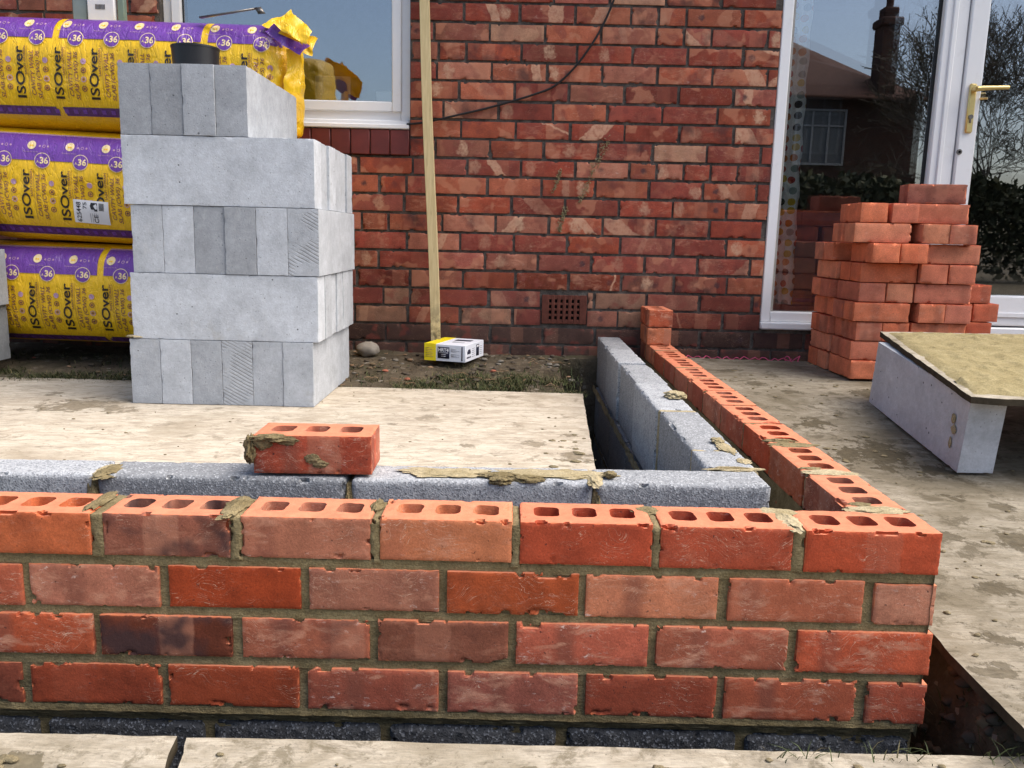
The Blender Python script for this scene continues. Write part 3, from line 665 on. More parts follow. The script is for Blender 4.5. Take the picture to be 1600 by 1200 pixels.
# ------------------------------------------------------------------ things behind the glass
def wavy_curtain():
    root = MB(); A = lin(0, .095, .004); B = lin(.50, 2.35, .02)
    P_, F_ = sheet(A, B, lambda a, z: np.c_[.487 + a + .018 * np.exp(-(z - .5) * 2.4) + .004 * np.sin(z * 33), 2.575 + .008 * np.sin(a * 130 + z), z]); 
    M = Mt('dotted_fabric', .9, .2); X = M.sep(M.pos()); Pn = M.comb(X[0], X[2], 0.)
    vo = M.n('ShaderNodeTexVoronoi', {'Vector': Pn, 'Scale': 22., 'Randomness': .35}); c3 = M.sep(vo.outputs['Color'])
    vo.voronoi_dimensions = '2D'
    rp = M.n('ShaderNodeValToRGB', {0: c3[0]}); rp.color_ramp.interpolation = 'CONSTANT'; el = rp.color_ramp.elements
    for i, (p, c) in enumerate(((0, (.45, .02, .02)), (.2, (.62, .20, .03)), (.4, (.04, .035, .03)), (.6, (.62, .42, .04)), (.8, (.30, .38, .34)))):
        e = el[i] if i < 2 else el.new(p); e.position = p; e.color = (*c, 1)
    M.color(M.mix(M.rng(vo.outputs['Distance'], .36, .34), (.85, .84, .78), rp.outputs[0])); root.add(P_, F_, M.m)
    return root.build('curtain', smooth=80)
tag(wavy_curtain(), 'cream curtain with coloured polka dots hanging behind the glass', 'curtain')
so = MB(); so.bevbox(.56, 1.10, 3.0, 3.2, .44, .895, MAT['sofa'], .03); so.bevbox(.56, 1.18, 3.2, 3.9, .36, .62, MAT['sofa'], .04); so.bevbox(.53, 1.12, 2.985, 3.14, .86, .93, MAT['sofa'], .03)
tag(so.build('sofa'), 'teal sofa back seen through the glass beside the curtain', 'sofa')
sb = empty('storage_box', (.74, 2.72, .36)); mm = simple('clear_plastic', (.16, .18, .26), .3, .5); ml = simple('blue_lid', (.02, .035, .30), .35, .5)
b_ = MB(); b_.bevbox(.52, 1.0, 2.66, 2.92, .362, .505, mm, .012); b_.tube([(.80, 2.658, .475), (.80, 2.650, .475)], .022, MAT['paper'], 16); b_.build('box_body', sb)
b_ = MB(); b_.bevbox(.51, 1.01, 2.65, 2.93, .505, .525, ml, .008); b_.build('lid', sb); tag(sb, 'plastic storage box with blue lid on the floor inside the door', 'storage box')
# on the inner window ledge
pp = MB(); pp.bevbox(-1.60, -1.44, 2.69, 2.70, 1.24, 1.47, MAT['ink_grey'], .002); ob = pp.build('card'); ob.rotation_euler = (0, 0, 0)
tag(ob, 'grey card leaning inside the window on the ledge', 'card')
pp = MB(); pp.bevbox(-1.32, -1.20, 2.66, 2.74, 1.24, 1.405, MAT['paper'], .004); tag(pp.build('packet'), 'white packet in the right corner of the window ledge', 'packet')
pp = MB(); bl = simple('blue_plastic', (.03, .16, .42), .35, .5); pp.tube([(-1.345, 2.70, 1.29), (-1.345, 2.80, 1.29)], .052, bl, 24); pp.tube([(-1.345, 2.699, 1.29), (-1.345, 2.695, 1.29)], .036, MAT['paper'], 24); pp.tube([(-1.345, 2.6945, 1.29), (-1.345, 2.692, 1.29)], .031, bl, 24)
pp.box(-1.40, -1.29, 2.70, 2.80, 1.242, 1.26, bl)
tag(pp.build('tape_roll'), 'round blue roll on the ledge inside the window', 'roll')

# ------------------------------------------------------------------ new outer brick wall (L shaped)
NW = empty('brick_wall', (0, 0, 0)); tag(NW, 'half-built L-shaped wall of new red perforated bricks in fresh mortar', 'wall')
BR = MAT['brick_new']; MO = MAT['mortar']
cA = (.40, .075, .035)   # orange red
FR = [(-1.56, -1.345, 0.334, 0.2628, (.44, .10, .045), (.3, .3, .2)), (-1.327, -1.124, 0.3345, 0.2628, (.27, .085, .065), (.45, .5, .98)), (-1.109, -0.901, 0.3344, 0.264, (.38, .13, .095), (.15, .75, .1)), (-0.888, -0.677, 0.336, 0.2655, (.48, .15, .085), (.7, .65, .1)), (-0.666, -0.454, 0.336, 0.264, (.36, .055, .028), (.5, .15, .3)), (-0.443, -0.231, 0.3345, 0.2628, (.36, .060, .033), (.9, .35, .2)), (-0.213, 0.004, 0.333, 0.2614, (.40, .060, .028), (.6, .2, .5))]
def sA(x): return 0
row2 = [(-1.665, -1.46, 0.245, 0.174, (.36, .08, .05), (.2, .7, .2)), (-1.45, -1.24, 0.2471, 0.1752, (.38, .13, .10), (.35, .95, .1)), (-1.227, -1.014, 0.2494, 0.1775, (.30, .042, .014), (.8, .05, .2)), (-1.002, -0.792, 0.2505, 0.1785, (.31, .11, .085), (.1, .6, .2)), (-0.781, -0.568, 0.2505, 0.1774, (.33, .060, .022), (.55, .2, .1)), (-0.558, -0.344, 0.2495, 0.1763, (.47, .155, .10), (.75, .95, .1)), (-0.329, -0.11, 0.2492, 0.1755, (.36, .095, .060), (.05, .7, .45)), (-0.094, 0.006, 0.245, 0.174, (.40, .15, .115), (.6, .75, .1))]
row3 = [(-1.566, -1.351, 0.163, 0.092, (.38, .07, .035), (.25, .9, .1)), (-1.341, -1.127, 0.1637, 0.0925, (.13, .030, .018), (.6, .1, .99)), (-1.112, -0.904, 0.1625, 0.0924, (.34, .095, .065), (.9, .9, .75)), (-0.892, -0.679, 0.165, 0.0922, (.20, .062, .045), (.4, .4, .6)), (-0.668, -0.452, 0.1655, 0.0922, (.38, .085, .060), (.15, .97, .1)), (-0.44, -0.225, 0.1645, 0.0918, (.36, .095, .065), (.7, .9, .2)), (-0.212, 0.008, 0.1628, 0.0885, (.42, .075, .040), (.3, .8, .1))]
row4 = [(-1.69, -1.474, 0.0749, 0.002, (.20, .045, .03), (.5, .2, .5)), (-1.461, -1.246, 0.0765, 0.0045, (.27, .045, .022), (.25, .15, .35)), (-1.235, -1.02, 0.0778, 0.0048, (.27, .045, .020), (.8, .1, .3)), (-1.007, -0.791, 0.0778, 0.004, (.30, .07, .05), (.95, .95, .4)), (-0.778, -0.563, 0.0775, 0.004, (.31, .085, .07), (.6, 1., .3)), (-0.551, -0.335, 0.0775, 0.0035, (.27, .05, .03), (.1, .25, .3)), (-0.324, -0.106, 0.077, 0.002, (.34, .075, .045), (.45, .9, .1)), (-0.09, 0.009, 0.0741, 0.001, (.36, .07, .045), (.7, .8, .1))]
FR += row2 + row3 + row4
bw = MB(); seed = 500
SC = .965                                   # overall depth of colour
for (x0, x1, zt, zb, c, r) in FR:
    seed += 1; tp = zt > .3
    V, F, U, ch = rough_box(x1 - x0, .1025, zt - zb, .0034, seed, .0058, .0009, holes=H3() if tp else None, skip=() if tp else ('bk',), rad=.0016, yres=.0045 if tp else .012)
    V = place(V, ((x0 + x1) / 2, .05125 + random.uniform(-.0015, .0015), zb), random.uniform(-.006, .006))
    bw.add(V, F, BR, uv=U, col=c, chip=ch, rnd=r)
# return leg running back to the house
yy = .1125; k = 0
for lev, (zt, zb) in enumerate(((.333, .260), (.2455, .174), (.160, .0885), (.0745, .001))):
    y = .1125 if lev % 2 == 0 else .2275 - .1025
    if lev % 2: y = .1125 + .1025 + .01
    if lev % 2:                                # closer beyond the header of the front face
        pass
    first = True
    while y < 2.46:
        ln = .215
        if lev % 2 and first: y0_, ln = .2255 - .008, .215
        else: y0_ = y
        first = False; y1_ = min(y0_ + ln, 2.492); seed += 1; z_ = .0
        if y1_ - y0_ > .03:
            tp = lev == 0; res = .006 if y0_ < .9 else .009
            V, F, U, ch = rough_box(y1_ - y0_, .1025, zt - zb, res, seed, .004, .0011, holes=H3() if (tp and y1_ - y0_ > .2) else None, skip=() if tp else ('top', 'bot'), rad=.0018)
            V = place(V, (-.0512 + random.uniform(-.002, .002), (y0_ + y1_) / 2, zb + random.uniform(-.001, .001)), math.pi / 2 + random.uniform(-.006, .006))
            c = np.array(random.choice([(.42, .10, .055), (.37, .07, .035), (.46, .14, .085), (.33, .07, .045), (.40, .12, .085), (.26, .07, .05)])) * random.uniform(.9, 1.1)
            if lev == 0 and abs(y0_ - .5625) < .02: c = np.array((.40, .055, .022))
            bw.add(V, F, BR, uv=U, col=c, chip=ch, rnd=(random.random(), random.random(), random.random() * .8))
        y = y0_ + ln + .010
bw.build('brickwork', NW, smooth=38)
# mortar of the outer wall
mo = MB()
def bed(x0, x1, z0, z1, y=.003, res=.0045, axis='x', out=.004, sd=1, top=True):
    """ragged strip of mortar between courses, seen on its outer face"""
    def f(a, b):
        n = vnoise(np.c_[a, a * 0 + sd, b], 28, sd, 4); n2 = vnoise(np.c_[a, a * 0 + sd, b], 110, sd + 3, 2)
        e = y - out * (n - .35) * 1.6 - .0015 * (n2 - .5)
        return np.c_[a, e, b] if axis == 'x' else np.c_[e, a, b]
    P_, F_ = sheet(lin(x0, x1, res), lin(z0, z1, res), f)
    if axis != 'x': F_ = F_[:, ::-1]
    mo.add(P_, F_, MO)
bed(-1.75, .0005, -.012, .262, y=.0075, sd=3); bed(-1.75, .0, -.014, .004, y=.004, out=.006, sd=8)
for z0_, z1_ in ((.242, .270), (.156, .182), (.070, .098)): bed(-1.75, .0, z0_ + .004, z1_ - .004, y=.0065, out=.005, sd=int(z0_ * 1000))
mo.box(-1.75, -.004, .012, .098, -.022, .257, MO); mo.box(-.098, -.004, .098, 2.49, -.022, .257, MO)
bed(.0, 2.49, -.022, .262, y=-.0035, out=-.005, res=.008, axis='y', sd=21)
def bedi(x, y0, y1, z0, z1, sd):                       # inner face of the return leg
    P_, F_ = sheet(lin(y0, y1, .008), lin(z0, z1, .008), lambda a, b: np.c_[x - .010 * (vnoise(np.c_[a, b, b * 0 + sd], 30, sd, 3) - .3), a, b]); mo.add(P_, F_, MO)
bedi(-.1005, .10, 2.49, -.02, .262, 31)
P_, F_ = sheet(lin(-1.75, -.1, .01), lin(-.02, .262, .01), lambda a, b: np.c_[a, .1015 + .010 * (vnoise(np.c_[a, b, b * 0], 30, 5, 3) - .3), b]); mo.add(P_, F_[:, ::-1], MO)
# perpends of the top course, slumped a little proud or shy
tb = sorted([(a, b) for (a, b, zt, *_q) in FR if zt > .3])
for (a, b), (c_, d_) in zip(tb[:-1], tb[1:]):
    seed += 1
    V, F, U, ch = rough_box(c_ - b + .006, .100, .074, .004, seed, .009, .004, rad=.002); V = place(V, ((b + c_) / 2, .051, .256 + random.uniform(0, .004))); mo.add(V, F, MO)
for k in range(11):
    y = .1125 + .225 * k - .005
    if k == 0: y = .1075
    seed += 1; V, F, U, ch = rough_box(.0975, .0135, .073, .0045, seed, .009, .004, rad=.002); V = place(V, (-.0512, y, .257 + random.uniform(0, .003))); mo.add(V, F, MO if k > 3 else MAT['mortar_light'] if k in (0, 1) else MO)
mo.build('mortar', NW, smooth=50)
# blobs of mortar left on the top bricks
sm = MB()
for (x, y, z, a, b, c, s) in ((-1.355, .06, .334, .012, .05, .004, 1), (-1.128, .045, .333, .018, .052, .006, 2), (-.902, .07, .333, .010, .03, .005, 3), (-.455, .075, .333, .022, .020, .004, 4), (-.228, .05, .332, .017, .050, .005, 5), (-.235, .085, .333, .030, .018, .003, 6),
                              (-.053, .108, .3325, .050, .019, .0045, 7), (-.051, .334, .3325, .050, .020, .0045, 8), (-.051, .558, .3325, .049, .024, .0045, 9), (-.075, .135, .333, .020, .010, .004, 10), (-.07, .59, .333, .035, .010, .006, 11), (-.08, .36, .333, .022, .010, .004, 12)):
    V, F = blob((x, y, z), (a, b, c), s, 44, .6); sm.add(V, F, MAT['mortar_light'] if s in (7, 8, 5, 6) else MO)
sm.build('mortar_smear', NW, smooth=60)
# mortar snots on the inside of the cavity
# footing blocks below
ft = MB(); xx = -1.80; js = [-1.448, -1.173, -.881, -.588, -.289, .0]; prev = -1.75
for j in js:
    seed += 1; V, F, U, ch = rough_box(j - prev - .016, .11, .21, .006, seed, .010, .003, skip=('bk', 'bot'), rad=.003)
    nb = vnoise(V, 140, seed, 2); V[:, 1] += (nb - .5) * .006 * (V[:, 1] < -.05)
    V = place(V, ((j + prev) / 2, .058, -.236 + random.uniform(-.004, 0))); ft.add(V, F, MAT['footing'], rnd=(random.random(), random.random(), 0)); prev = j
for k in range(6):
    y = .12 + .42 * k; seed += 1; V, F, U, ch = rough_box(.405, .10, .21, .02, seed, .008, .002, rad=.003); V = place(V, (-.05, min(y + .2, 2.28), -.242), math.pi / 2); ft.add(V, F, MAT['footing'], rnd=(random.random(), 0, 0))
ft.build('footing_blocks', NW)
fm = MB(); P_, F_ = sheet(lin(-1.75, -.002, .006), lin(-.24, -.02, .006), lambda a, b: np.c_[a, .016 - .007 * (vnoise(np.c_[a, b, b * 0], 40, 9, 3) - .4), b]); fm.add(P_, F_, MO)
P_, F_ = sheet(lin(-1.75, -.012, .004), lin(0, 1, .12), lambda a, b: np.c_[a, -.001 + .010 * b - .008 * vnoise(np.c_[a, b * .03, b * 0], 45, 19, 4), -.004 - b * (.004 + .020 * vnoise(np.c_[a, a * 0, a * 0], 30, 12, 3))]); fm.add(P_, F_, MO)
fm.box(-1.75, -.004, .012, .11, -.60, -.03, MO); fm.box(-.10, -.004, .11, 2.48, -.60, -.24, MO); fm.build('footing_mortar', NW, smooth=50)

# ------------------------------------------------------------------ inner leaf of concrete blocks
IL = empty('block_wall', (0, 0, 0)); tag(IL, 'L-shaped inner wall of grey concrete blocks behind the new brickwork', 'wall')
bk = MB(); ZB, ZT = .130, .345
jf = [-1.885, -1.435, -.975, -.527, -.205]
for a, b in zip(jf[:-1], jf[1:]):
    seed += 1; g_ = .010; V, F, U, ch = rough_box(b - a - (g_ if b < -.3 else .004), .10, ZT - ZB, .006, seed, .006, .0015, rad=.003)
    sl = .011 * ((-.205 - (a + b) / 2) / 1.7)
    V = place(V, ((a + b) / 2 - (.0 if b < -.3 else .002), .245, ZB - sl), random.uniform(-.004, .004), .008)
    bk.add(V, [f for f in F], MAT['dense'], rnd=(random.random(), random.random(), 0))
js = [.303, .452, .86, 1.273, 1.668, 2.043, 2.475]
for k, (a, b) in enumerate(zip(js[:-1], js[1:])):
    seed += 1; V, F, U, ch = rough_box(b - a - (.010 if k < 2 else .012), .10, ZT - ZB, .007 if k < 3 else .011, seed, .005, .0014, rad=.0028)
    V = place(V, (-.252 + (.0, .003, -.003, .004, -.003, .002)[k], (a + b) / 2, ZB + (0, -.002, .0, -.003, .001, -.002)[k]), math.pi / 2 + random.uniform(-.004, .004)); bk.add(V, F, MAT['dense'], rnd=((.55, .3, .95, .5, .9, .4)[k], random.random(), 0))
for zb_, offy in ((-.097, .22), (-.324, 0.)):
    y = .30 + offy - .45
    while y < 2.47:
        a, b = max(y, .25), min(y + .44, 2.475); y += .45
        if b - a < .04: continue
        seed += 1; V, F, U, ch = rough_box(b - a - .004, .10, .217, .012, seed, .004, .001, rad=.0025); V = place(V, (-.252, (a + b) / 2, zb_), math.pi / 2); bk.add(V, F, MAT['dense'], rnd=(random.random(), random.random(), 0))
    bk.box(-1.9, -.203, .20, .294, zb_, zb_ + .216, MAT['dense'])
bk.build('blockwork', IL)
bm = MB()
def ribbon(xf, y0, y1, z0, z1, m, sd, out=.005):
    P_, F_ = sheet(lin(y0, y1, .01), lin(z0, z1, .005), lambda a, b: np.c_[xf - out * (vnoise(np.c_[a, b, b * 0], 35, sd, 3) + .1), a, b]); bm.add(P_, F_, m)
ML = mortar_mat('block_mortar', (.20, .16, .09), (.33, .28, .17))
ribbon(-.305, .30, 2.47, .108, .138, MAT['mortar_light'], 5, .018); ribbon(-.3025, .30, 2.47, -.108, -.094, ML, 6, .004)
for j in js[:3]:
    seed += 1; V, F, U, ch = rough_box(.098, .015, .216, .005, seed, .006, .003); V = place(V, (-.252, j, .128)); bm.add(V, F, MAT['mortar_light'])
for j in jf[:-1]:
    seed += 1; V, F, U, ch = rough_box(.013, .092, .205, .005, seed, .008, .004); V = place(V, (j, .247, .125)); bm.add(V, F, MO)
for (x, y, z, a, b, c, s, mt_) in ((-1.415, .235, .334, .050, .036, .0028, 51, 1), (-1.33, .245, .334, .045, .030, .002, 61, 1), (-1.42, .222, .335, .018, .040, .005, 52, 0), (-.80, .24, .3435, .075, .028, .0022, 53, 1), (-.60, .243, .345, .085, .026, .0025, 54, 1), (-.70, .222, .345, .040, .016, .006, 55, 0), (-.652, .208, .344, .030, .012, .007, 56, 0), (-.70, .200, .342, .020, .010, .009, 57, 0),
                                 (-.527, .22, .343, .013, .045, .005, 58, 1), (-.252, .302, .3455, .047, .014, .0022, 59, 1), (-.215, .36, .346, .012, .02, .002, 60, 1), (-.225, .47, .346, .015, .05, .002, 62, 1), (-.25, .302, .346, .035, .008, .003, 63, 0), (-1.44, .198, .26, .013, .012, .06, 64, 0), (-.976, .199, .25, .012, .012, .07, 65, 0), (-.527, .199, .25, .012, .012, .07, 66, 0)):
    V, F = blob((x, y, z), (a, b, c), s, 44, .7); bm.add(V, F, MAT['mortar_light'] if mt_ else MO)
bm.build('mortar', IL, smooth=60)
# crumbs and dollops on the block tops
def lump(x, y, z, a, b, c, s, label, m=None):
    q = MB(); V, F = blob((x, y, z), (a, b, c), s, 36, .7); q.add(V, F, m or MAT['mortar']); V, F = blob((x + a * .5, y - b * .3, z - c * .1), (a * .5, b * .5, c * .6), s + 1, 14, .6); q.add(V, F, m or MAT['mortar'])
    tag(q.build('mortar_lump', loc=(x, y, z), smooth=60), label, 'mortar lump')
lump(-.225, 1.03, .352, .030, .030, .012, 71, 'lump of dried mortar on the third block top of the side leaf', MAT['mortar_light'])
lump(-.498, .225, .351, .011, .010, .007, 73, 'small mortar crumb on the right-hand front block')
lump(-.23, .52, .349, .015, .014, .006, 75, 'small mortar dab on the side leaf near the corner', MAT['mortar_light'])

# ------------------------------------------------------------------ loose brick on the block wall
def loose_brick(name, mat, seed, res=.005, holes=True, L=.215, Wd=.1025, H=.073, col=(1, 1, 1), parent=None):
    q = MB(); V, F, U, ch = rough_box(L, Wd, H, res, seed, .0036, .0009, holes=H3() if holes else None, rad=.0017); q.add(V, F, mat, uv=U, col=col, chip=ch, rnd=tuple(RNG.random(3))); return q
lb = empty('loose_brick', (-1.041, .2535, .3445)); tag(lb, 'loose perforated brick with mortar dabs sitting on the block wall', 'brick')
q = loose_brick('b', BR, 901, .0045, col=(.37, .065, .04)); bo = q.build('brick_body', lb); bo.location = (0, 0, 0)
q = MB()
for (x, y, z, a, b, c, s) in ((-.112, -.045, .045, .010, .016, .027, 4), (-.116, -.04, .032, .008, .012, .016, 5), (-.075, -.048, .066, .034, .012, .008, 6), (-.045, -.0515, .062, .02, .003, .008, 7), (.0, -.0525, .030, .013, .0022, .009, 8), (.014, -.0525, .020, .012, .0022, .007, 9), (-.09, -.052, .058, .016, .004, .012, 10)):
    V, F = blob((x, y, z), (a, b, c), s, 36, .7); q.add(V, F, MO)
bo = q.build('mortar_dab', lb); bo.location = (0, 0, 0); lb.rotation_euler = (0, -.004, .012)

# two bricks stacked on the far end of the new wall
for k, (z, lab) in enumerate(((.336, 'lower of the two short bricks stacked on the far end of the new wall'), (.412, 'upper of the two short bricks stacked on the far end of the new wall'))):
    q = loose_brick('b', BR, 910 + k, .007, holes=bool(k), col=((.44, .13, .075), (.48, .10, .055))[k]); o = q.build('loose_brick', smooth=38)
    o.location = (-.057, 2.378, z + (.0 if not k else .0)); o.rotation_euler = (0, 0, math.pi / 2 + (.02 if k else -.01)); tag(o, lab, 'brick', 'bricks on the far end of the new wall')

# ------------------------------------------------------------------ boards on the ground
def board(name, corners, zf, th, mat, seed, res=.02, ragged=.004):
    """sheet with ragged edges over a four-cornered outline (a0,a1,b1,b0 in plan)"""
    c = np.array(corners, float); L1 = np.linalg.norm(c[1] - c[0]); L2 = np.linalg.norm(c[3] - c[0])
    A = lin(0, 1, res / L1); B = lin(0, 1, res / L2); q = MB()
    def f(a, b, dz=0.):
        p = (1 - a)[:, None] * (1 - b)[:, None] * c[0] + a[:, None] * (1 - b)[:, None] * c[1] + a[:, None] * b[:, None] * c[2] + (1 - a)[:, None] * b[:, None] * c[3]
        e = np.minimum(np.minimum(a, 1 - a) * L1, np.minimum(b, 1 - b) * L2); P3 = np.c_[p, np.zeros(len(p))]
        n = (vnoise(P3, 25, seed, 3) - .5) * ragged * 2 * (e < 1e-6); p = p + n[:, None]
        z = zf(p[:, 0], p[:, 1]) + (vnoise(P3, 4, seed + 1, 2) - .5) * .004 + (vnoise(P3, 60, seed + 2, 2) - .5) * .0012 - dz; return np.c_[p, z]
    P_, F_ = sheet(A, B, f); q.add(P_, F_, mat); na, nb = len(A), len(B); n = len(P_)
    P2 = P_.copy(); P2[:, 2] -= th
    ring = [i * nb for i in range(na)] + [(na - 1) * nb + j for j in range(1, nb)] + [i * nb + nb - 1 for i in range(na - 2, -1, -1)] + [j for j in range(nb - 2, 0, -1)]
    R = len(ring); VV = np.concatenate([P_[ring], P2[ring]]); q.add(VV, [(i, i + R, (i + 1) % R + R, (i + 1) % R) for i in range(R)], MAT['ply_edge'])
    q.add(P2, F_[:, ::-1], MAT['ply_edge']); return q.build(name, smooth=50)
tag(board('plywood_sheet', [(-2.85, .45), (-.483, .42), (-.413, 1.835), (-2.75, 1.90)], lambda x, y: .2 + 0 * x, .018, MAT['ply_left'], 3), 'pale splattered plywood sheet carrying the grey block stack', 'board')
zr = lambda x, y: np.interp(y, [-.6, 0, 1., 1.35, 1.6, 2.05, 2.6], [.088, .10, .152, .196, .243, .258, .264])
tag(board('plywood_sheet', [(.068, -.17), (1.30, -.10), (1.36, 2.36), (.075, 2.43)], zr, .018, MAT['ply_right'], 5), 'long muddy plywood sheet on the ground right of the new wall', 'board')
tag(board('plywood_sheet', [(1.31, -.30), (2.5, -.2), (2.6, 2.3), (1.37, 2.36)], zr, .018, MAT['ply_right'], 6), 'muddy board beyond the right edge under the mortar board', 'board')
tag(board('plywood_sheet', [(-2.4, -1.0), (-1.0, -1.0), (-1.168, -.138), (-2.4, -.132)], lambda x, y: .040 + 0 * x, .022, MAT['ply_front'], 8), 'worn board at the bottom left below the dark footing blocks', 'board')
tag(board('plywood_sheet', [(-.98, -1.0), (.9, -1.0), (.88, -.141), (-1.150, -.138)], lambda x, y: .040 + 0 * x, .024, MAT['ply_front'], 9), 'worn long board along the bottom centre and right in front of the new wall', 'board')

# ------------------------------------------------------------------ aerated block stack
AC = MAT['aircrete']
def acblock(L=.61, seed=0, saw=0.): q = MB(); V, F, U, ch = rough_box(L, .10, .215, .0072, seed, .0008, .00012, rad=.0004); q.add(V, F, AC, saw=saw); return q
protos = {}
ordn = ['first', 'second', 'third', 'fourth', 'fifth', 'sixth']
def put_block(loc, yaw, label, tint, sd, saw=0., L=.61, group='grey aerated blocks in the big stack'):
    k = (sd % 4, saw > 0, L)
    if k not in protos: protos[k] = acblock(L, 950 + sd % 4, saw).build('aerated_block', smooth=38); o = protos[k]
    else: o = protos[k].copy(); COL.objects.link(o)
    o.location = loc; o.rotation_euler = (0, 0, yaw); o.color = (*tint, 1); tag(o, label, 'block', group); return o
def tint(v): return (v * 1.0, v * 1.0, v * 1.0)
zb = .2015; levels = ['bottom', 'second', 'third', 'fourth', 'top']
T1 = [.80, 1.0, .72, .86, .82, .90]; T3 = [.92, 1.06, .70, .68, 1.02, .88]; T5 = [.70, .64, .84, .76]
for lev in range(5):
    z = zb + lev * .2165
    if lev % 2 == 0:
        n = 4 if lev == 4 else 6; Ts = {0: T1, 2: T3, 4: T5}[lev]; x0 = -1.943 if lev == 0 else -1.918 if lev == 2 else -1.935
        for i in range(n):
            saw = 1. if (lev == 0 and i == 3) or (lev == 2 and i == 5) else 0.
            yf = 1.47 + random.uniform(-.004, .004)
            what = ' with saw marks' if saw else ''
            lab = f"{ordn[i]} from left of the upright ends{what}, {levels[lev]} layer of the big stack"
            put_block((x0 + .0502 + i * .1008, yf + .305, z), math.pi / 2, lab, tint(Ts[i]), i + lev, saw)
    else:
        x0 = -1.930 if lev == 1 else -1.935
        for j in range(6):
            lab = (f"wide block forming the front of the {levels[lev]} layer of the big stack" if j == 0 else f"{ordn[j]} block back, {levels[lev]} layer, seen end-on at the big stack's right")
            put_block((x0 + .305 + (0 if j == 0 else random.uniform(-.006, .006)), 1.47 + .05 + j * .1012, z), 0, lab, tint(1.08 if j == 0 else random.choice([.98, .86, .92])), j + lev)
# stack cut off by the left edge
for k, (x, y, z, t) in enumerate(((-2.690 - .305, 2.0, .25, .55), (-2.680 - .305, 2.0, .4665, .85), (-2.70 - .305, 2.0, .683, .95))):
    put_block((x, y, z), 0, f"grey block at the very left edge, {('lowest', 'middle', 'highest')[k]} of its pile", tint(t), k, group='grey blocks at the left edge')
# black pot on the stack
pt = MB(); pr = [(.066, 0), (.072, .0), (.0785, .098), (.0800, .098), (.0800, .104), (.076, .104), (.062, .006), (0, .006)]
n = 32; V = [(r_ * math.cos(2 * math.pi * k / n), r_ * math.sin(2 * math.pi * k / n), z) for (r_, z) in pr for k in range(n)]
F = [(i * n + k, i * n + (k + 1) % n, (i + 1) * n + (k + 1) % n, (i + 1) * n + k) for i in range(len(pr) - 1) for k in range(n)]
pt.add(V, F, MAT['blackplastic']); o = pt.build('black_pot', smooth=35); o.location = (-1.79, 1.75, zb + 5 * .2165 - .001); tag(o, 'black plastic pot standing on top of the grey block stack', 'pot')
o = None
V, F = blob((-1.925, 1.485, .424), (.035, .02, .006), 91, 16, .5); q = MB(); q.add(V, F, MAT['mortar_light']); tag(q.build('mortar_lump', loc=(-1.925, 1.485, .424), smooth=60), 'pale mortar smear on the left corner between bottom and second block layers', 'mortar lump')

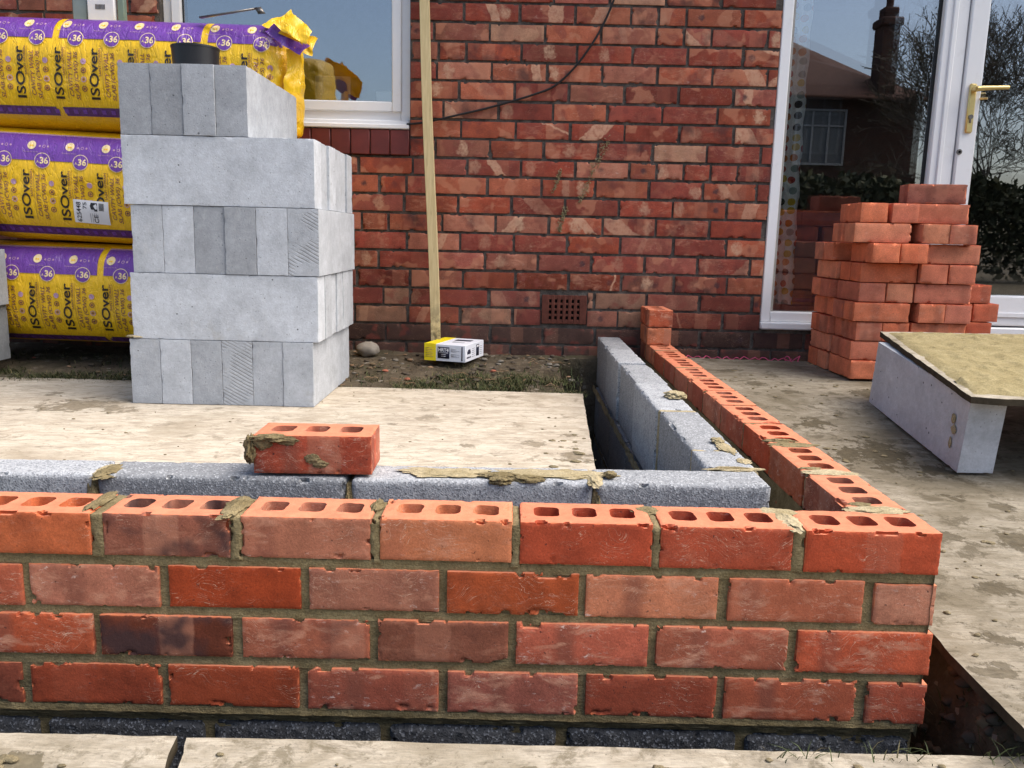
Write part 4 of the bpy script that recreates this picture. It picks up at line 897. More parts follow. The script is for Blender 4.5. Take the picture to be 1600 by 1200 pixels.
# ------------------------------------------------------------------ insulation packs
def pack(name, xL, xR, zc, h, y0, dp, yaw, tilt, seed, circles, zcirc, label, tuft=False, sticker=None, breaks=()):
    cx = (xL + xR) / 2; L = xR - xL; root = empty('insulation_pack', (cx, y0 + dp, zc - h / 2)); tag(root, label, 'insulation pack', 'yellow insulation packs stacked by the house')
    hz = h / 2
    def surf(u, v, off=0.):
        """u along the pack, v height from centre -> world, front surface"""
        u = np.asarray(u, float); v = np.asarray(v, float)
        s_ = np.clip(abs(v) / hz, 0, .9995); prof = (1 - s_ ** 3.2) ** (1 / 2.6)
        edge = np.minimum(u - xL, xR - u); edge = np.clip(edge, 0, None)
        shr = np.clip(edge / .07, 0, 1) ** .5
        n = (vnoise(np.c_[u * .7, v * 1.6, v * 0 + seed], 7, seed, 3) - .5) * .020 + (vnoise(np.c_[u * 3., v, v * 0 + seed], 14, seed + 4, 2) - .5) * .006
        if tuft: n = n + (vnoise(np.c_[u, v, v * 0], 34, seed + 8, 3) - .5) * .06 * np.clip((u - (xR - .14)) / .1, 0, 1)
        y = y0 + dp - (dp * prof * (.72 + .28 * shr)) + n * prof - off
        z = zc + v * (1 - .06 * (1 - shr))
        du = u - cx
        return np.c_[cx + du * math.cos(yaw) + (y - y0 - dp) * 0 - 0, y + du * math.sin(yaw), z + du * tilt]
    w_ = MB(); th = np.linspace(-1, 1, 49); vs = hz * np.sin(th * math.pi / 2) * .9995
    P_, F_ = sheet(lin(xL, xR, .012), vs, lambda a, b: surf(a, b)); w_.add(P_, F_, MAT['yellow'])
    Pb = P_.copy(); mid = y0 + dp; Pb[:, 1] = 2 * (mid + (P_[:, 0] - cx) * math.tan(yaw)) - P_[:, 1]; Pb[:, 1] = mid + (Pb[:, 1] - mid) * .9; w_.add(Pb, F_[:, ::-1], MAT['yellow'])
    for i0, fl in ((0, 0), (len(P_) - 49, 1)):
        a = P_[i0:i0 + 49]; b = Pb[i0:i0 + 49]; bulge = .03 * (1 if fl else -1); mids = (a + b) / 2; mids[:, 0] += bulge * np.sqrt(1 - th ** 2) + (vnoise(mids, 30, seed, 3) - .5) * .03
        VV = np.concatenate([a, mids, b]); FF = [(i, i + 1, i + 50, i + 49) for i in range(48)] + [(49 + i, 50 + i, 99 + i, 98 + i) for i in range(48)]; w_.add(VV, FF, MAT['yellow'])
    w_.build('wrap', root, smooth=70)
    vc = zcirc - zc
    pb = MB(); segs = []; st = xL + .03
    for b in breaks: segs.append((st, b - .013)); st = b + .013
    segs.append((st, xR - .012))
    for (a, b) in segs:
        if b - a < .02: continue
        P_, F_ = sheet(lin(a, b, .008), lin(vc, min(vc + .100, hz * .97), .006), lambda u, v: surf(u, v, .0022)); pb.add(P_, F_, MAT['purple'])
        sl = lambda u, v: surf(u + (v - (vc - .28)) * -.25, v, .0022)
        P_, F_ = sheet(lin(a - .0, b + .0, .008), lin(max(vc - .280, -hz * .93), vc - .250, .006), sl); pb.add(P_, F_, MAT['darkpurple'])
        P_, F_ = sheet(lin(a, b, .008), lin(min(vc + .100, hz * .97), min(vc + .105, hz * .985), .005), lambda u, v: surf(u, v, .0022)); pb.add(P_, F_, MAT['printpink'])
    pb.build('printed_band', root, smooth=70)
    tx = MB()
    def disk(u, v, r, m, off, ri=0.):
        n = 28; k = np.arange(n) * 2 * math.pi / n
        if ri: 
            U_2 = np.concatenate([u + r * np.cos(k), u + ri * np.cos(k)]); V_2 = np.concatenate([v + r * np.sin(k), v + ri * np.sin(k)]); F = [(i, (i + 1) % n, (i + 1) % n + n, i + n) for i in range(n)]
        else:
            U_2 = np.concatenate([u + r * np.cos(k), u + r * .5 * np.cos(k), [u]]); V_2 = np.concatenate([v + r * np.sin(k), v + r * .5 * np.sin(k), [v]])
            F = [(i, (i + 1) % n, (i + 1) % n + n, i + n) for i in range(n)] + [(n + i, n + (i + 1) % n, 2 * n) for i in range(n)]
        tx.add(surf(U_2, V_2, off), F, m)
    def txt(s, size, u, v, m, rot=False, bold=0., shear=0., off=.0034, wid=None):
        V, F = text2d(s, 1., bold, shear); w0 = V[:, 0].max() - V[:, 0].min(); V = V - (V[:, 0].min(), 0)
        sx = (wid / w0) if wid else size; V = V * (sx, size)
        if rot: U_2, V_2 = u - V[:, 1], v + V[:, 0]
        else: U_2, V_2 = u + V[:, 0], v + V[:, 1]
        tx.add(surf(U_2, V_2, off), F, m)
    for c in circles:
        if c > xR + .05: continue
        disk(c, vc, .0300, MAT['printcream'], .0030); disk(c, vc, .0275, MAT['purple'], .0036)
        txt('36', .034, c - .009, vc - .011, MAT['printcream'], bold=.03, off=.0044, wid=.032); txt('A', .014, c - .0215, vc - .009, MAT['printcream'], bold=.02, off=.0044, wid=.009)
        disk(c - .044, vc + .058, .0165, MAT['printcream'], .0034); disk(c - .048, vc + .056, .0035, MAT['yellow'], .0042); disk(c - .040, vc + .056, .0035, MAT['yellow'], .0042)
        txt('Residential Works', .007, c - .072, vc + .030, MAT['printpink'], wid=.055)
        for i in range(3): disk(c - .013 + i * .016, vc + .055, .006 if i == 1 else .004, MAT['printpink'], .0034, .004 if i == 1 else .0)
        if c + .01 > xR - .02: continue
        lo = max(-hz * .9, vc - .222)
        txt('ISOVER'.replace('VER', 'ver'), .046, c - .052, lo, MAT['printblack'], rot=True, bold=.018, wid=(vc - .035) - lo)
        txt('SAINT-GOBAIN', .0125, c - .040, vc - .138, MAT['printbrown'], rot=True, bold=.01, wid=.103)
        P_, F_ = sheet(np.array([c - .0352, c - .0340]), lin(lo, vc - .033, .01), lambda u, v: surf(u, v, .0034)); tx.add(P_, F_, MAT['printbrown'])
        txt('CAVITY WALL', .0225, c - .012, lo + .010, MAT['printbrown'], rot=True, bold=.012, shear=.25, wid=vc - .050 - lo - .01)
        txt('SLAB (CWS) 36', .0215, c + .010, lo - .003, MAT['printbrown'], rot=True, bold=.012, shear=.25, wid=vc - .048 - lo)
        for i, dv in enumerate((.085, .118, .151, .184)):
            disk(c + .032, vc - dv, .0105, MAT['printpink' if i % 2 == 0 else 'printbrown'], .0032, 0. if i == 0 else .0075)
            if i: disk(c + .032, vc - dv, .0045, MAT['printbrown'], .0034)
    for u in np.arange(xL + .05, xR - .04, .036):
        if vc - .268 > -hz * .95:
            P_, F_ = sheet(lin(u, u + .016, .008), lin(vc - .272, vc - .258, .007), lambda a, b: surf(a, b, .0036)); tx.add(P_, F_, MAT['purple'])
    tx.build('lettering', root, smooth=0)
    if sticker:
        (su, sv, sw, sh, rot) = sticker; sk = MB(); c_, s_ = math.cos(rot), math.sin(rot)
        loc = lambda a, b, off: surf(su + a * c_ - b * s_, sv - zc + a * s_ + b * c_, off)
        P_, F_ = sheet(lin(-sw / 2, sw / 2, .01), lin(-sh / 2, sh / 2, .01), lambda a, b: loc(a, b, .005)); sk.add(P_, F_, MAT['paper'])
        def st_(s, size, a, b, wid, bold=.01):
            V, F = text2d(s, 1., bold, 0.); V = V - (V[:, 0].min(), 0); V = V * (wid / V[:, 0].max(), size); sk.add(loc(a - V[:, 1], b + V[:, 0], .0062), F, MAT['paper_ink'])
        st_('625448', .024, -.040, -.040, .075); st_('75', .020, -.018, .010, .026); st_('CE', .024, .024, -.040, .030, .0)
        sk.add(loc(np.array([.0, .012, .012, .024, .024, .0, -.004]) + .0, np.array([.010, .010, .004, .004, .036, .036, .024]), .0062), [tuple(range(7))], MAT['paper_ink'])
        for i in range(7): sk.add(loc(np.array([.030, .050, .050, .030]), np.array([.008, .008, .0105, .0105]) + i * .0042, .0062), [(0, 1, 2, 3)], MAT['paper_ink'])
        for i in range(4): sk.add(loc(np.array([-.006, -.004, -.004, -.006]) + i * .008, np.array([-.04, -.04, -.004, -.004]), .0062), [(0, 1, 2, 3)], MAT['ink_grey'])
        sk.build('sticker', root, smooth=0)
    if tuft:
        tf = MB()
        def leaf(pts, m, sd):
            c = np.array(pts, float); n = 12; a, b = np.meshgrid(np.linspace(0, 1, n), np.linspace(0, 1, n), indexing='ij'); a = a.ravel(); b = b.ravel()
            p = ((1 - a) * (1 - b))[:, None] * c[0] + (a * (1 - b))[:, None] * c[1] + (a * b)[:, None] * c[2] + ((1 - a) * b)[:, None] * c[3]
            nn = vnoise(p, 22, sd, 3) - .5; nn2 = vnoise(p + 5, 22, sd, 3) - .5
            cr = np.abs(vnoise(p, 11, sd + 3, 2) - .5); p = p + np.c_[nn * .02, nn2 * .05 + cr * .05, nn * .025]
            i, j = np.meshgrid(np.arange(n - 1), np.arange(n - 1), indexing='ij'); q = (i * n + j).ravel(); tf.add(p, np.stack([q, q + n, q + n + 1, q + 1], 1), m)
        leaf([(-1.66, 2.09, 1.545), (-1.49, 2.02, 1.46), (-1.52, 2.10, 1.575), (-1.60, 2.16, 1.60)], MAT['yellow'], 3)
        leaf([(-1.61, 2.03, 1.54), (-1.475, 2.0, 1.455), (-1.455, 2.03, 1.515), (-1.545, 2.08, 1.60)], MAT['yellow'], 9)
        leaf([(-1.64, 2.05, 1.52), (-1.50, 2.01, 1.42), (-1.47, 2.04, 1.46), (-1.60, 2.06, 1.55)], MAT['purple'], 5)
        leaf([(-1.53, 2.04, 1.45), (-1.465, 2.05, 1.43), (-1.455, 2.10, 1.50), (-1.51, 2.12, 1.52)], MAT['yellow'], 6)
        leaf([(-1.57, 2.06, 1.30), (-1.515, 2.08, 1.30), (-1.515, 2.10, 1.46), (-1.56, 2.05, 1.45)], MAT['yellow'], 7)
        tf.build('torn_flap', root, smooth=60)
    return root
pack('p', -2.80, -1.575, 1.360, .425, 2.06, .20, .0, -.008, 21, [-2.644, -2.505, -2.360, -2.222, -2.085, -1.945, -1.797, -1.657], 1.474, 'topmost yellow insulation pack with torn right end', tuft=True, breaks=(-2.435, -1.872))
pack('p', -2.80, -1.50, .925, .440, 2.07, .20, .03, -.030, 22, [-2.803, -2.657, -2.513, -2.368, -2.231, -2.085, -1.94, -1.80], 1.012, 'middle yellow insulation pack with a white sticker on it', sticker=(-2.338, .826, .135, .088, -.04))
pack('p', -2.88, -1.60, .502, .408, 2.07, .20, .0, -.012, 23, [-2.82, -2.674, -2.532, -2.391, -2.240, -2.095, -1.95, -1.80], .585, 'bottom yellow insulation pack resting near the ground', breaks=(-2.322,))
# flat steel bracket lying on the packs
br = MB(); br.add([(-1.90, 2.10, 1.565), (-1.668, 2.03, 1.583), (-1.668, 2.045, 1.586), (-1.90, 2.125, 1.568), (-1.90, 2.10, 1.571), (-1.668, 2.03, 1.589), (-1.668, 2.045, 1.592), (-1.90, 2.125, 1.574)], [(0, 1, 5, 4), (1, 2, 6, 5), (2, 3, 7, 6), (3, 0, 4, 7), (4, 5, 6, 7), (3, 2, 1, 0)], MAT['steel'])
br.add([(-1.668, 2.03, 1.590), (-1.645, 2.03, 1.592), (-1.620, 2.0, 1.562), (-1.645, 2.0, 1.560), (-1.668, 2.036, 1.592), (-1.645, 2.036, 1.594), (-1.620, 2.006, 1.564), (-1.645, 2.006, 1.562)], [(0, 1, 2, 3), (7, 6, 5, 4), (0, 4, 5, 1), (1, 5, 6, 2), (2, 6, 7, 3), (3, 7, 4, 0)], MAT['steel'])
tag(br.build('steel_strip', loc=(-1.77, 2.06, 1.57), smooth=0), 'thin bent steel strip lying on the top yellow pack', 'strip')
tg = MB(); tg.bevbox(-2.435, -2.325, 2.33, 2.36, 1.56, 1.73, MAT['paper'], .004)
for i in range(8): tg.box(-2.40 + i * .005, -2.3975 + i * .005, 2.3285, 2.3299, 1.643, 1.662, MAT['paper_ink'])
tag(tg.build('packet'), 'white packet with a barcode standing behind the top yellow pack', 'packet')
tg = MB(); tg.bevbox(-2.50, -2.44, 2.34, 2.37, 1.56, 1.75, simple('grey_green_card', (.20, .25, .26), .7), .004); tag(tg.build('card'), 'blue-grey card edge just left of the white barcode packet', 'card'); tg = MB(); tg.bevbox(-2.318, -2.29, 2.34, 2.37, 1.56, 1.75, simple('green_card', (.17, .23, .19), .7), .004)
tag(tg.build('card'), 'green card edge just right of the white barcode packet', 'card')

# ------------------------------------------------------------------ timber batten, cable, box, stone, string
q = MB(); a = Vector((-1.0155, 2.38, .25)); b = Vector((-1.092, 2.468, 1.93)); t = (b - a).normalized(); sx = Vector((1, 0, .04)).normalized(); sy = t.cross(sx).normalized()
V = []; nseg = 30
for i in range(nseg + 1):
    p = a + (b - a) * (i / nseg) + sx * (.003 * math.sin(i * .25)); 
    for (u, v) in ((-.0205, -.0125), (-.019, -.014), (.019, -.014), (.0205, -.0125), (.0205, .0125), (.019, .014), (-.019, .014), (-.0205, .0125)): V.append(tuple(p + sx * u - sy * v * -1))
F = [(i * 8 + k, i * 8 + (k + 1) % 8, (i + 1) * 8 + (k + 1) % 8, (i + 1) * 8 + k) for i in range(nseg) for k in range(8)] + [tuple(range(8)), tuple(range(nseg * 8, nseg * 8 + 8))]
q.add(V, F, MAT['timber']); tag(q.build('timber_batten', loc=tuple(a), smooth=30), 'long pale timber batten leaning against the house wall', 'batten')
cp = [(-1.16, 1.243), (-1.105, 1.249), (-1.042, 1.261), (-.932, 1.288), (-.828, 1.314), (-.708, 1.348), (-.612, 1.379), (-.528, 1.415), (-.446, 1.490), (-.381, 1.577), (-.333, 1.660), (-.289, 1.765), (-.262, 1.86), (-.23, 2.0)]
q = MB(); pts = []
for i in range(len(cp) - 1):
    p0, p1, p2, p3 = [np.array(cp[max(0, min(len(cp) - 1, i + k))]) for k in (-1, 0, 1, 2)]
    for t_ in (0, .25, .5, .75):
        pts.append(.5 * (2 * p1 + (p2 - p0) * t_ + (2 * p0 - 5 * p1 + 4 * p2 - p3) * t_ ** 2 + (3 * p1 - p0 - 3 * p2 + p3) * t_ ** 3))
q.tube([(p[0], 2.485 + .003 * math.sin(i * .5), p[1]) for i, p in enumerate(pts)], .0046, MAT['cable'], 8)
tag(q.build('cable'), 'black cable curving up across the house wall', 'cable')
# card box of fixings
bx = empty('card_box', (-.93, 2.32, .2535)); tag(bx, 'small white and yellow card box with black lettering on the soil', 'box')
q = MB(); q.bevbox(-.0875, .0875, -.10, .10, 0, .068, MAT['boxwhite'], .0015); q.build('carton', bx).location = (0, 0, 0)
q = MB(); Yl = MAT['boxyellow']
q.box(-.0882, -.038, -.1007, .1007, -.0002 + .0008, .0687, Yl); q.build('yellow_end', bx).location = (0, 0, 0)
q = MB(); K = MAT['boxblack']
def onfront(x0, x1, z0, z1, m, e=.0012): q.box(x0, x1, -.1005 - e, -.1003, z0, z1, m)
onfront(-.030, .020, .012, .058, K); V, F = text2d('HRT4', 1., .03); V = V - (V[:, 0].min(), 0); V = V * (.044 / V[:, 0].max(), .019); q.add(np.c_[V[:, 0] - .027, np.full(len(V), -.1022), V[:, 1] + .040], F, MAT['paper'])
for (s_, x_, z_, w_) in (('Resin fixing', -.027, .028, .042), ('pack', -.015, .019, .018)):
    pass
for z_ in (.033, .026, .019): q.box(-.025 + (.01 if z_ < .03 else 0), .015 - (.01 if z_ < .03 else 0), -.1022, -.1018, z_, z_ + .0025, MAT['ink_grey'])
for i, z_ in enumerate((.050, .044, .040, .029, .024, .020)): onfront(.027, .050 + .012 * (i % 2), z_, z_ + .0022, MAT['ink_grey'], .0006)
for i in range(6): q.box(-.083, -.048 - .006 * (i % 2), -.1016, -.1008, .016 + i * .007, .018 + i * .007, MAT['mineralwool'])
q.box(.0715, .076, -.1012, -.1003, .006, .062, K)
def onside(y0_, y1_, z0, z1, m): q.box(.0876, .0884, y0_, y1_, z0, z1, m)
onside(-.085, -.042, .014, .019, K); onside(-.080, -.045, .030, .042, K); onside(-.072, -.05, .042, .048, K); onside(.015, .045, .012, .058, K); q.box(.0885, .0888, .019, .041, .046, .054, MAT['paper'])
for i in range(5): onside(-.03, .0, .014 + i * .008, .016 + i * .008, MAT['ink_grey']); onside(.055, .08, .014 + i * .008, .016 + i * .008, MAT['ink_grey'])
q.box(-.01, .06, .02, .055, .0681, .0689, K); q.box(.0, .05, -.03, -.01, .0681, .0687, MAT['ink_grey'])
q.build('print', bx, smooth=0).location = (0, 0, 0); bx.rotation_euler = (0, 0, -.30); bx.scale = (1.05, 1.15, 1.05)
q = MB(); V, F = blob((-1.315, 2.38, .275), (.052, .04, .034), 33, 26, .16); q.add(V, F, MAT['stone']); tag(q.build('stone', loc=(-1.315, 2.38, .275), smooth=80), 'rounded grey stone on the soil beside the block stack', 'stone')
q = MB(); pts = [(.10 + .0115 * i, 2.455 + .012 * math.sin(i * .9) + .01 * math.sin(i * .31), .262 + .006 * math.sin(i * 1.7)) for i in range(42)]
q.tube(pts, .0022, MAT['pink'], 5); q.tube([(.56 + .03 * math.cos(a) * (1 + .2 * math.sin(3 * a)), 2.40 + .02 * math.sin(a), .268 + .016 * math.sin(a * 2 + 1)) for a in np.linspace(0, 11, 60)], .0024, MAT['pink'], 5)
tag(q.build('string'), 'tangled pink builders string on the ground by the door step', 'string')
q = MB(); q.bevbox(.60, .80, 2.30, 2.36, .245, .262, MAT['timber'], .002); tag(q.build('wood_offcut', loc=(.7, 2.33, .25)), 'short wood offcut on the soil left of the brick pile', 'offcut')

# ------------------------------------------------------------------ brick pile
pj = {}
def pile_brick(loc, yaw, label, sd, tintc, holes=False, group='orange bricks in the tall pile'):
    k = (sd % 6, holes)
    if k not in pj: q = loose_brick('b', MAT['brick_pile'], 700 + sd % 6, .008, holes=holes); o = q.build('loose_brick', smooth=38); pj[k] = o
    else: o = pj[k].copy(); COL.objects.link(o)
    o.location = loc; o.rotation_euler = (random.uniform(-.006, .006), random.uniform(-.006, .006), yaw); o.color = (*tintc, 1); tag(o, label, 'brick', group)
layn = ['bottom', 'second', 'third', 'fourth', 'fifth', 'sixth', 'seventh', 'eighth', 'ninth', 'tenth']
PX, PY, PZ = .628, 1.94, .263
tints = [(.60, .17, .080), (.62, .19, .095), (.56, .145, .065), (.62, .23, .125), (.53, .16, .09), (.58, .21, .12), (.48, .15, .09)]
# column: name, x, y, layers, orientation of the first layer (0 = ends to the front), offsets per layer
cols = [('front left', .0, .0, 9, 0, [0, -.004, .004, -.006, .002, .006, .022, -.035, -.012], [0, .0, .0, -.004, .0, .0, -.045, .0, .0]),
        ('front right', .219, .0, 9, 1, [0, .0, .004, .010, .006, .012, .018, -.012, -.040], [0, 0, 0, -.012, 0, -.012, .0, -.03, 0.]),
        ('rear left', -.006, .228, 7, 1, [0, .0, -.005, .004, -.01, .006, -.012], [0] * 9),
        ('rear right', .25, .232, 5, 0, [0, .006, .0, .008, -.004], [0] * 9)]
bi = 0
for (nm, cx0, cy0, nl, ori, ox, oy) in cols:
    for l in range(nl):
        z = PZ + l * .0748; o_ = (l + ori) % 2; cx_, cy_ = PX + cx0 + .1075 + ox[l], PY + cy0 + .1075 + oy[l]
        for s_ in (-1, 1):
            bi += 1; jit = lambda: random.uniform(-.004, .004)
            if o_ == 0: loc, yaw, w_ = (cx_ + s_ * .054 + jit(), cy_ + jit(), z), math.pi / 2 + random.uniform(-.03, .03), ('left' if s_ < 0 else 'right') + ' brick set end-on'
            else: loc, yaw, w_ = (cx_ + jit(), cy_ + s_ * .054 + jit(), z), random.uniform(-.03, .03), ('front' if s_ < 0 else 'back') + ' brick lying lengthways'
            pile_brick(loc, yaw, f"{w_}, {layn[l]} layer up, {nm} column of the brick pile", bi * 5 + l, np.array(random.choice(tints)) * random.uniform(.88, 1.1), holes=l >= nl - 1)
pile_brick((PX + .295, PY + .10, PZ + 9 * .0748 + .001), -.12, 'single brick lying on the very top of the brick pile', 3, np.array((.36, .13, .085)))
# low pair of bricks in a column behind to the right
for l in range(5):
    z = PZ - .005 + l * .0748
    for s_ in (-1, 1):
        bi += 1; pile_brick((1.140 + s_ * .054 + (.02 if l == 3 else 0) - (.018 if l == 4 else 0), 2.20, z), math.pi / 2, f"{'left' if s_ < 0 else 'right'} brick, {layn[l]} layer up, low column behind the right of the brick pile", bi * 5, np.array(random.choice(tints)) * (.85, .75, .8) * random.uniform(.8, 1.), group='orange bricks in the low rear column')
q = MB(); 
for k in range(3): q.bevbox(PX + .03, PX + .50, PY + .05 + k * .17, PY + .13 + k * .17, .243, .262, MAT['ply_edge'], .003)
q.box(PX + .02, PX + .52, PY + .03, PY + .47, .2375, .244, MAT['ply_edge'])
tag(q.build('pallet_board', loc=(PX, PY, .243)), 'dark boards under the tall brick pile', 'board')

# ------------------------------------------------------------------ mortar board on two blocks
SL = math.radians(7.6)
def on_slope(o): o.rotation_euler = (SL, 0, math.pi / 2) if False else (0, 0, 0)
for (x, t_, w_) in ((.612, 1.02, 'left'), (1.27, .9, 'right')):
    o = put_block((x, 1.29, .200), math.pi / 2, f"tilted grey block on edge under the {w_} side of the mortar board", tint(t_), 2, group='blocks under the mortar board')
    o.rotation_mode = 'QUATERNION'; o.rotation_quaternion = (Matrix.Rotation(SL, 4, 'X') @ Matrix.Rotation(math.pi / 2, 4, 'Z')).to_quaternion()
zm = lambda x, y: .3715 + (y - .93) * math.tan(SL) + .018
tag(board('mortar_board', [(.535, .915), (1.42, .80), (1.50, 1.66), (.592, 1.625)], zm, .018, MAT['ply_front'], 12, .015, .006), 'raised board covered in wet mortar on two grey blocks', 'board')
q = MB(); c4 = np.array([(.548, .935), (1.40, .83), (1.48, 1.64), (.605, 1.612)])
def mf(a, b):
    p = ((1 - a) * (1 - b))[:, None] * c4[0] + (a * (1 - b))[:, None] * c4[1] + (a * b)[:, None] * c4[2] + ((1 - a) * b)[:, None] * c4[3]
    e = np.minimum(np.minimum(a, 1 - a) * .85, np.minimum(b, 1 - b) * .7); P3 = np.c_[p, np.zeros(len(p))]
    n = vnoise(P3, 22, 5, 4); n2 = vnoise(P3 * (1, 3, 1), 16, 8, 3); th = .011 * np.clip((e - .012 * n) / .03, 0, 1) ** .6 + .016 * np.clip(n - .5, 0, 1) * 2 * (e > .01) - .022 * np.clip(n2 - .60, 0, 1)
    th = th + .014 * np.clip(1 - abs(b - .10 - .08 * n) / .05, 0, 1) * np.clip(n2 * 2 - .6, 0, 1)
    return np.c_[p, zm(p[:, 0], p[:, 1]) + th - .002]
P_, F_ = sheet(lin(0, 1, .008), lin(0, 1, .008), mf); MS = mortar_mat('wet_spread_mortar', (.26, .21, .10), (.34, .28, .145), 1.2, .9); q.add(P_, F_, MS)
tag(q.build('spread_mortar', smooth=70), 'wet yellow-brown mortar spread over the raised board', 'mortar')
for k, (x, y, z, a, b, c) in enumerate(((.558, 1.03, .305, .0035, .010, .014), (.558, 1.025, .275, .004, .013, .012), (.558, 1.035, .235, .003, .006, .016))):
    V, F = blob((x, y, z), (a, b, c), 40 + k, 14, .5); q = MB(); q.add(V, F, MAT['mortar_light']); tag(q.build('mortar_lump', loc=(x, y, z), smooth=60), ('upper', 'middle', 'lower')[k] + ' dried mortar drip on the side of the block under the mortar board', 'mortar lump')

# ------------------------------------------------------------------ splats, crumbs, grass, debris
sp = MB(); R2 = random.Random(5)
def splat(x, y, z, r, m, flat=.25, n=16): V, F = blob((x, y, z), (r, r * R2.uniform(.5, .9), max(.0015, r * flat)), R2.randrange(9999), n, .6); sp.add(V, F, m)
zl = lambda x, y: .2015
MUD = mortar_mat('muddy_mortar', (.16, .13, .075), (.24, .195, .115))
for _ in range(12): splat(-.50 + R2.gauss(0, .035) - .03, .92 + R2.gauss(0, .10), .201, R2.uniform(.006, .014), MUD, .3)
for _ in range(50): splat(R2.uniform(-2.6, -.45), R2.uniform(.7, 1.8), .201, R2.uniform(.002, .006), MUD, .35, 8)
for (cx_, cy_, n_, s_) in ((.40, 1.15, 34, .09), (.46, 1.42, 14, .12), (.30, 1.75, 12, .12), (.42, .35, 12, .14), (.30, .12, 6, .06), (.36, .62, 12, .10), (.60, 1.75, 16, .10), (.25, 2.1, 10, .1)):
    for _ in range(n_ // 3):
        x, y = cx_ + R2.gauss(0, s_), cy_ + R2.gauss(0, s_)
        if x < .09 or y > 2.3 or y < -.1: continue
        splat(x, y, float(zr(x, y)) + .001, R2.uniform(.004, .012), MUD, .3)
for _ in range(120):
    x, y = R2.uniform(.1, 1.3), R2.uniform(-.1, 2.3); splat(x, y, float(zr(x, y)) + .001, R2.uniform(.002, .007), MUD, .5, 8)
for _ in range(70): splat(R2.uniform(-1.7, .3), R2.uniform(-.36, -.15), .042, R2.uniform(.002, .008), MUD, .4, 8)
for (x, y) in ((-.46, -.22), (-1.38, -.22), (-.10, -.22)):
    for _ in range(9): splat(x + R2.gauss(0, .02), y + R2.gauss(0, .015), .043, R2.uniform(.006, .014), MUD, .45)
tag(sp.build('mortar_splatter', smooth=70), 'crumbs and splashes of mortar scattered over the boards', 'mortar splatter', kind='stuff')
def blades(mb, n, xr, yr, zf, h, m, seed, lean=1., w=.0016, dens=None):
    R = np.random.default_rng(seed); x = R.uniform(*xr, n); y = R.uniform(*yr, n)
    if dens is not None: k = R.random(n) < dens(x, y); x, y = x[k], y[k]
    n = len(x); z = zf(x, y); a = R.uniform(0, 6.283, n); hh = h * R.uniform(.4, 1.3, n); l = lean * R.uniform(.3, 1.5, n) * hh; dx, dy = np.cos(a), np.sin(a)
    w_ = w * R.uniform(.6, 1.4, n); px_, py_ = -dy * w_, dx * w_; b = np.c_[x, y, z - .004]
    A = b + np.c_[px_, py_, 0 * x]; B = b - np.c_[px_, py_, 0 * x]; m1 = b + np.c_[dx * l * .45, dy * l * .45, hh * .6]; C = m1 + np.c_[px_, py_, 0 * x] * .7; D = m1 - np.c_[px_, py_, 0 * x] * .7; T = b + np.c_[dx * l, dy * l, hh * .8]
    V = np.stack([A, B, D, C, T], 1).reshape(-1, 3); i = np.arange(n) * 5
    F = [tuple(f) for f in np.stack([i, i + 1, i + 2, i + 3], 1)] + [tuple(f) for f in np.stack([i + 3, i + 2, i + 4], 1)]
    c = np.array([(.042, .055, .018), (.075, .085, .032), (.15, .125, .06), (.028, .038, .014)])[R.integers(0, 4, n)] * R.uniform(.7, 1.3, (n, 1)); mb.add(V, F, m, col=np.repeat(c, 5, 0))
Mg = Mt('grass_blade', .7, .2); Mg.color(Mg.attr('col').outputs['Color'])
gr = MB(); gf = lambda x, y: ground_base(x, y) + 0 * x
def gd(x, y): return np.clip(.25 + 1.5 * (vnoise(np.c_[x, y, x * 0], 6, 3, 2) - .42) * 3, .02, 1) * np.clip((2.12 + .07 * np.sin(x * 6) - y) / .16, .04, 1)
blades(gr, 60000, (-2.9, -.40), (1.82, 2.32), gf, .024, Mg.m, 3, 1.3, dens=gd)
blades(gr, 2600, (.03, .5), (-.20, .12), lambda x, y: gz(x, y), .030, Mg.m, 5, 1.3, dens=lambda x, y: (vnoise(np.c_[x, y, x * 0], 12, 5, 2) > .5) * .7)
blades(gr, 500, (-.5, .10), (-.185, -.15), lambda x, y: .055 + 0 * x, .020, Mg.m, 6, 1.5, w=.0009, dens=lambda x, y: (vnoise(np.c_[x, y, x * 0], 14, 15, 2) > .56) * .35)
blades(gr, 16000, (-6, 6), (-18, -1.6), lambda x, y: ground_base(x, y), .05, Mg.m, 8, .9, w=.006)
blades(gr, 700, (.08, .9), (2.38, 2.5), gf, .018, Mg.m, 9, 1.5)
tag(gr.build('grass', smooth=0), 'thin trampled grass growing in the strip of soil', 'grass', kind='stuff')
db = MB(); R3 = random.Random(9); mats = [simple('pebble_grey', (.17, .15, .12), .9), simple('brick_crumb', (.36, .12, .07), .9), simple('twig_brown', (.13, .09, .05), .9), simple('dead_leaf', (.26, .16, .09), .8), simple('earth_clod', (.075, .058, .04), .95)]
for _ in range(330):
    x, y = (R3.uniform(-1.5, -.42), R3.uniform(1.95, 2.49)) if R3.random() < .6 else ((R3.uniform(.1, 1.0), R3.uniform(2.36, 2.49)) if R3.random() < .5 else (R3.uniform(-2.9, -1.3), R3.uniform(1.9, 2.3)))
    r = R3.uniform(.003, .012); V, F = blob((x, y, float(ground_base(np.array(x), np.array(y))) + r * .4), (r * 1.3, r, r * .6), R3.randrange(9999), 8, .5); db.add(V, F, R3.choice([mats[0], mats[4], mats[4], mats[3], mats[2], mats[4]] if _ % 3 else [mats[4]] if _ % 60 else [mats[1]]))
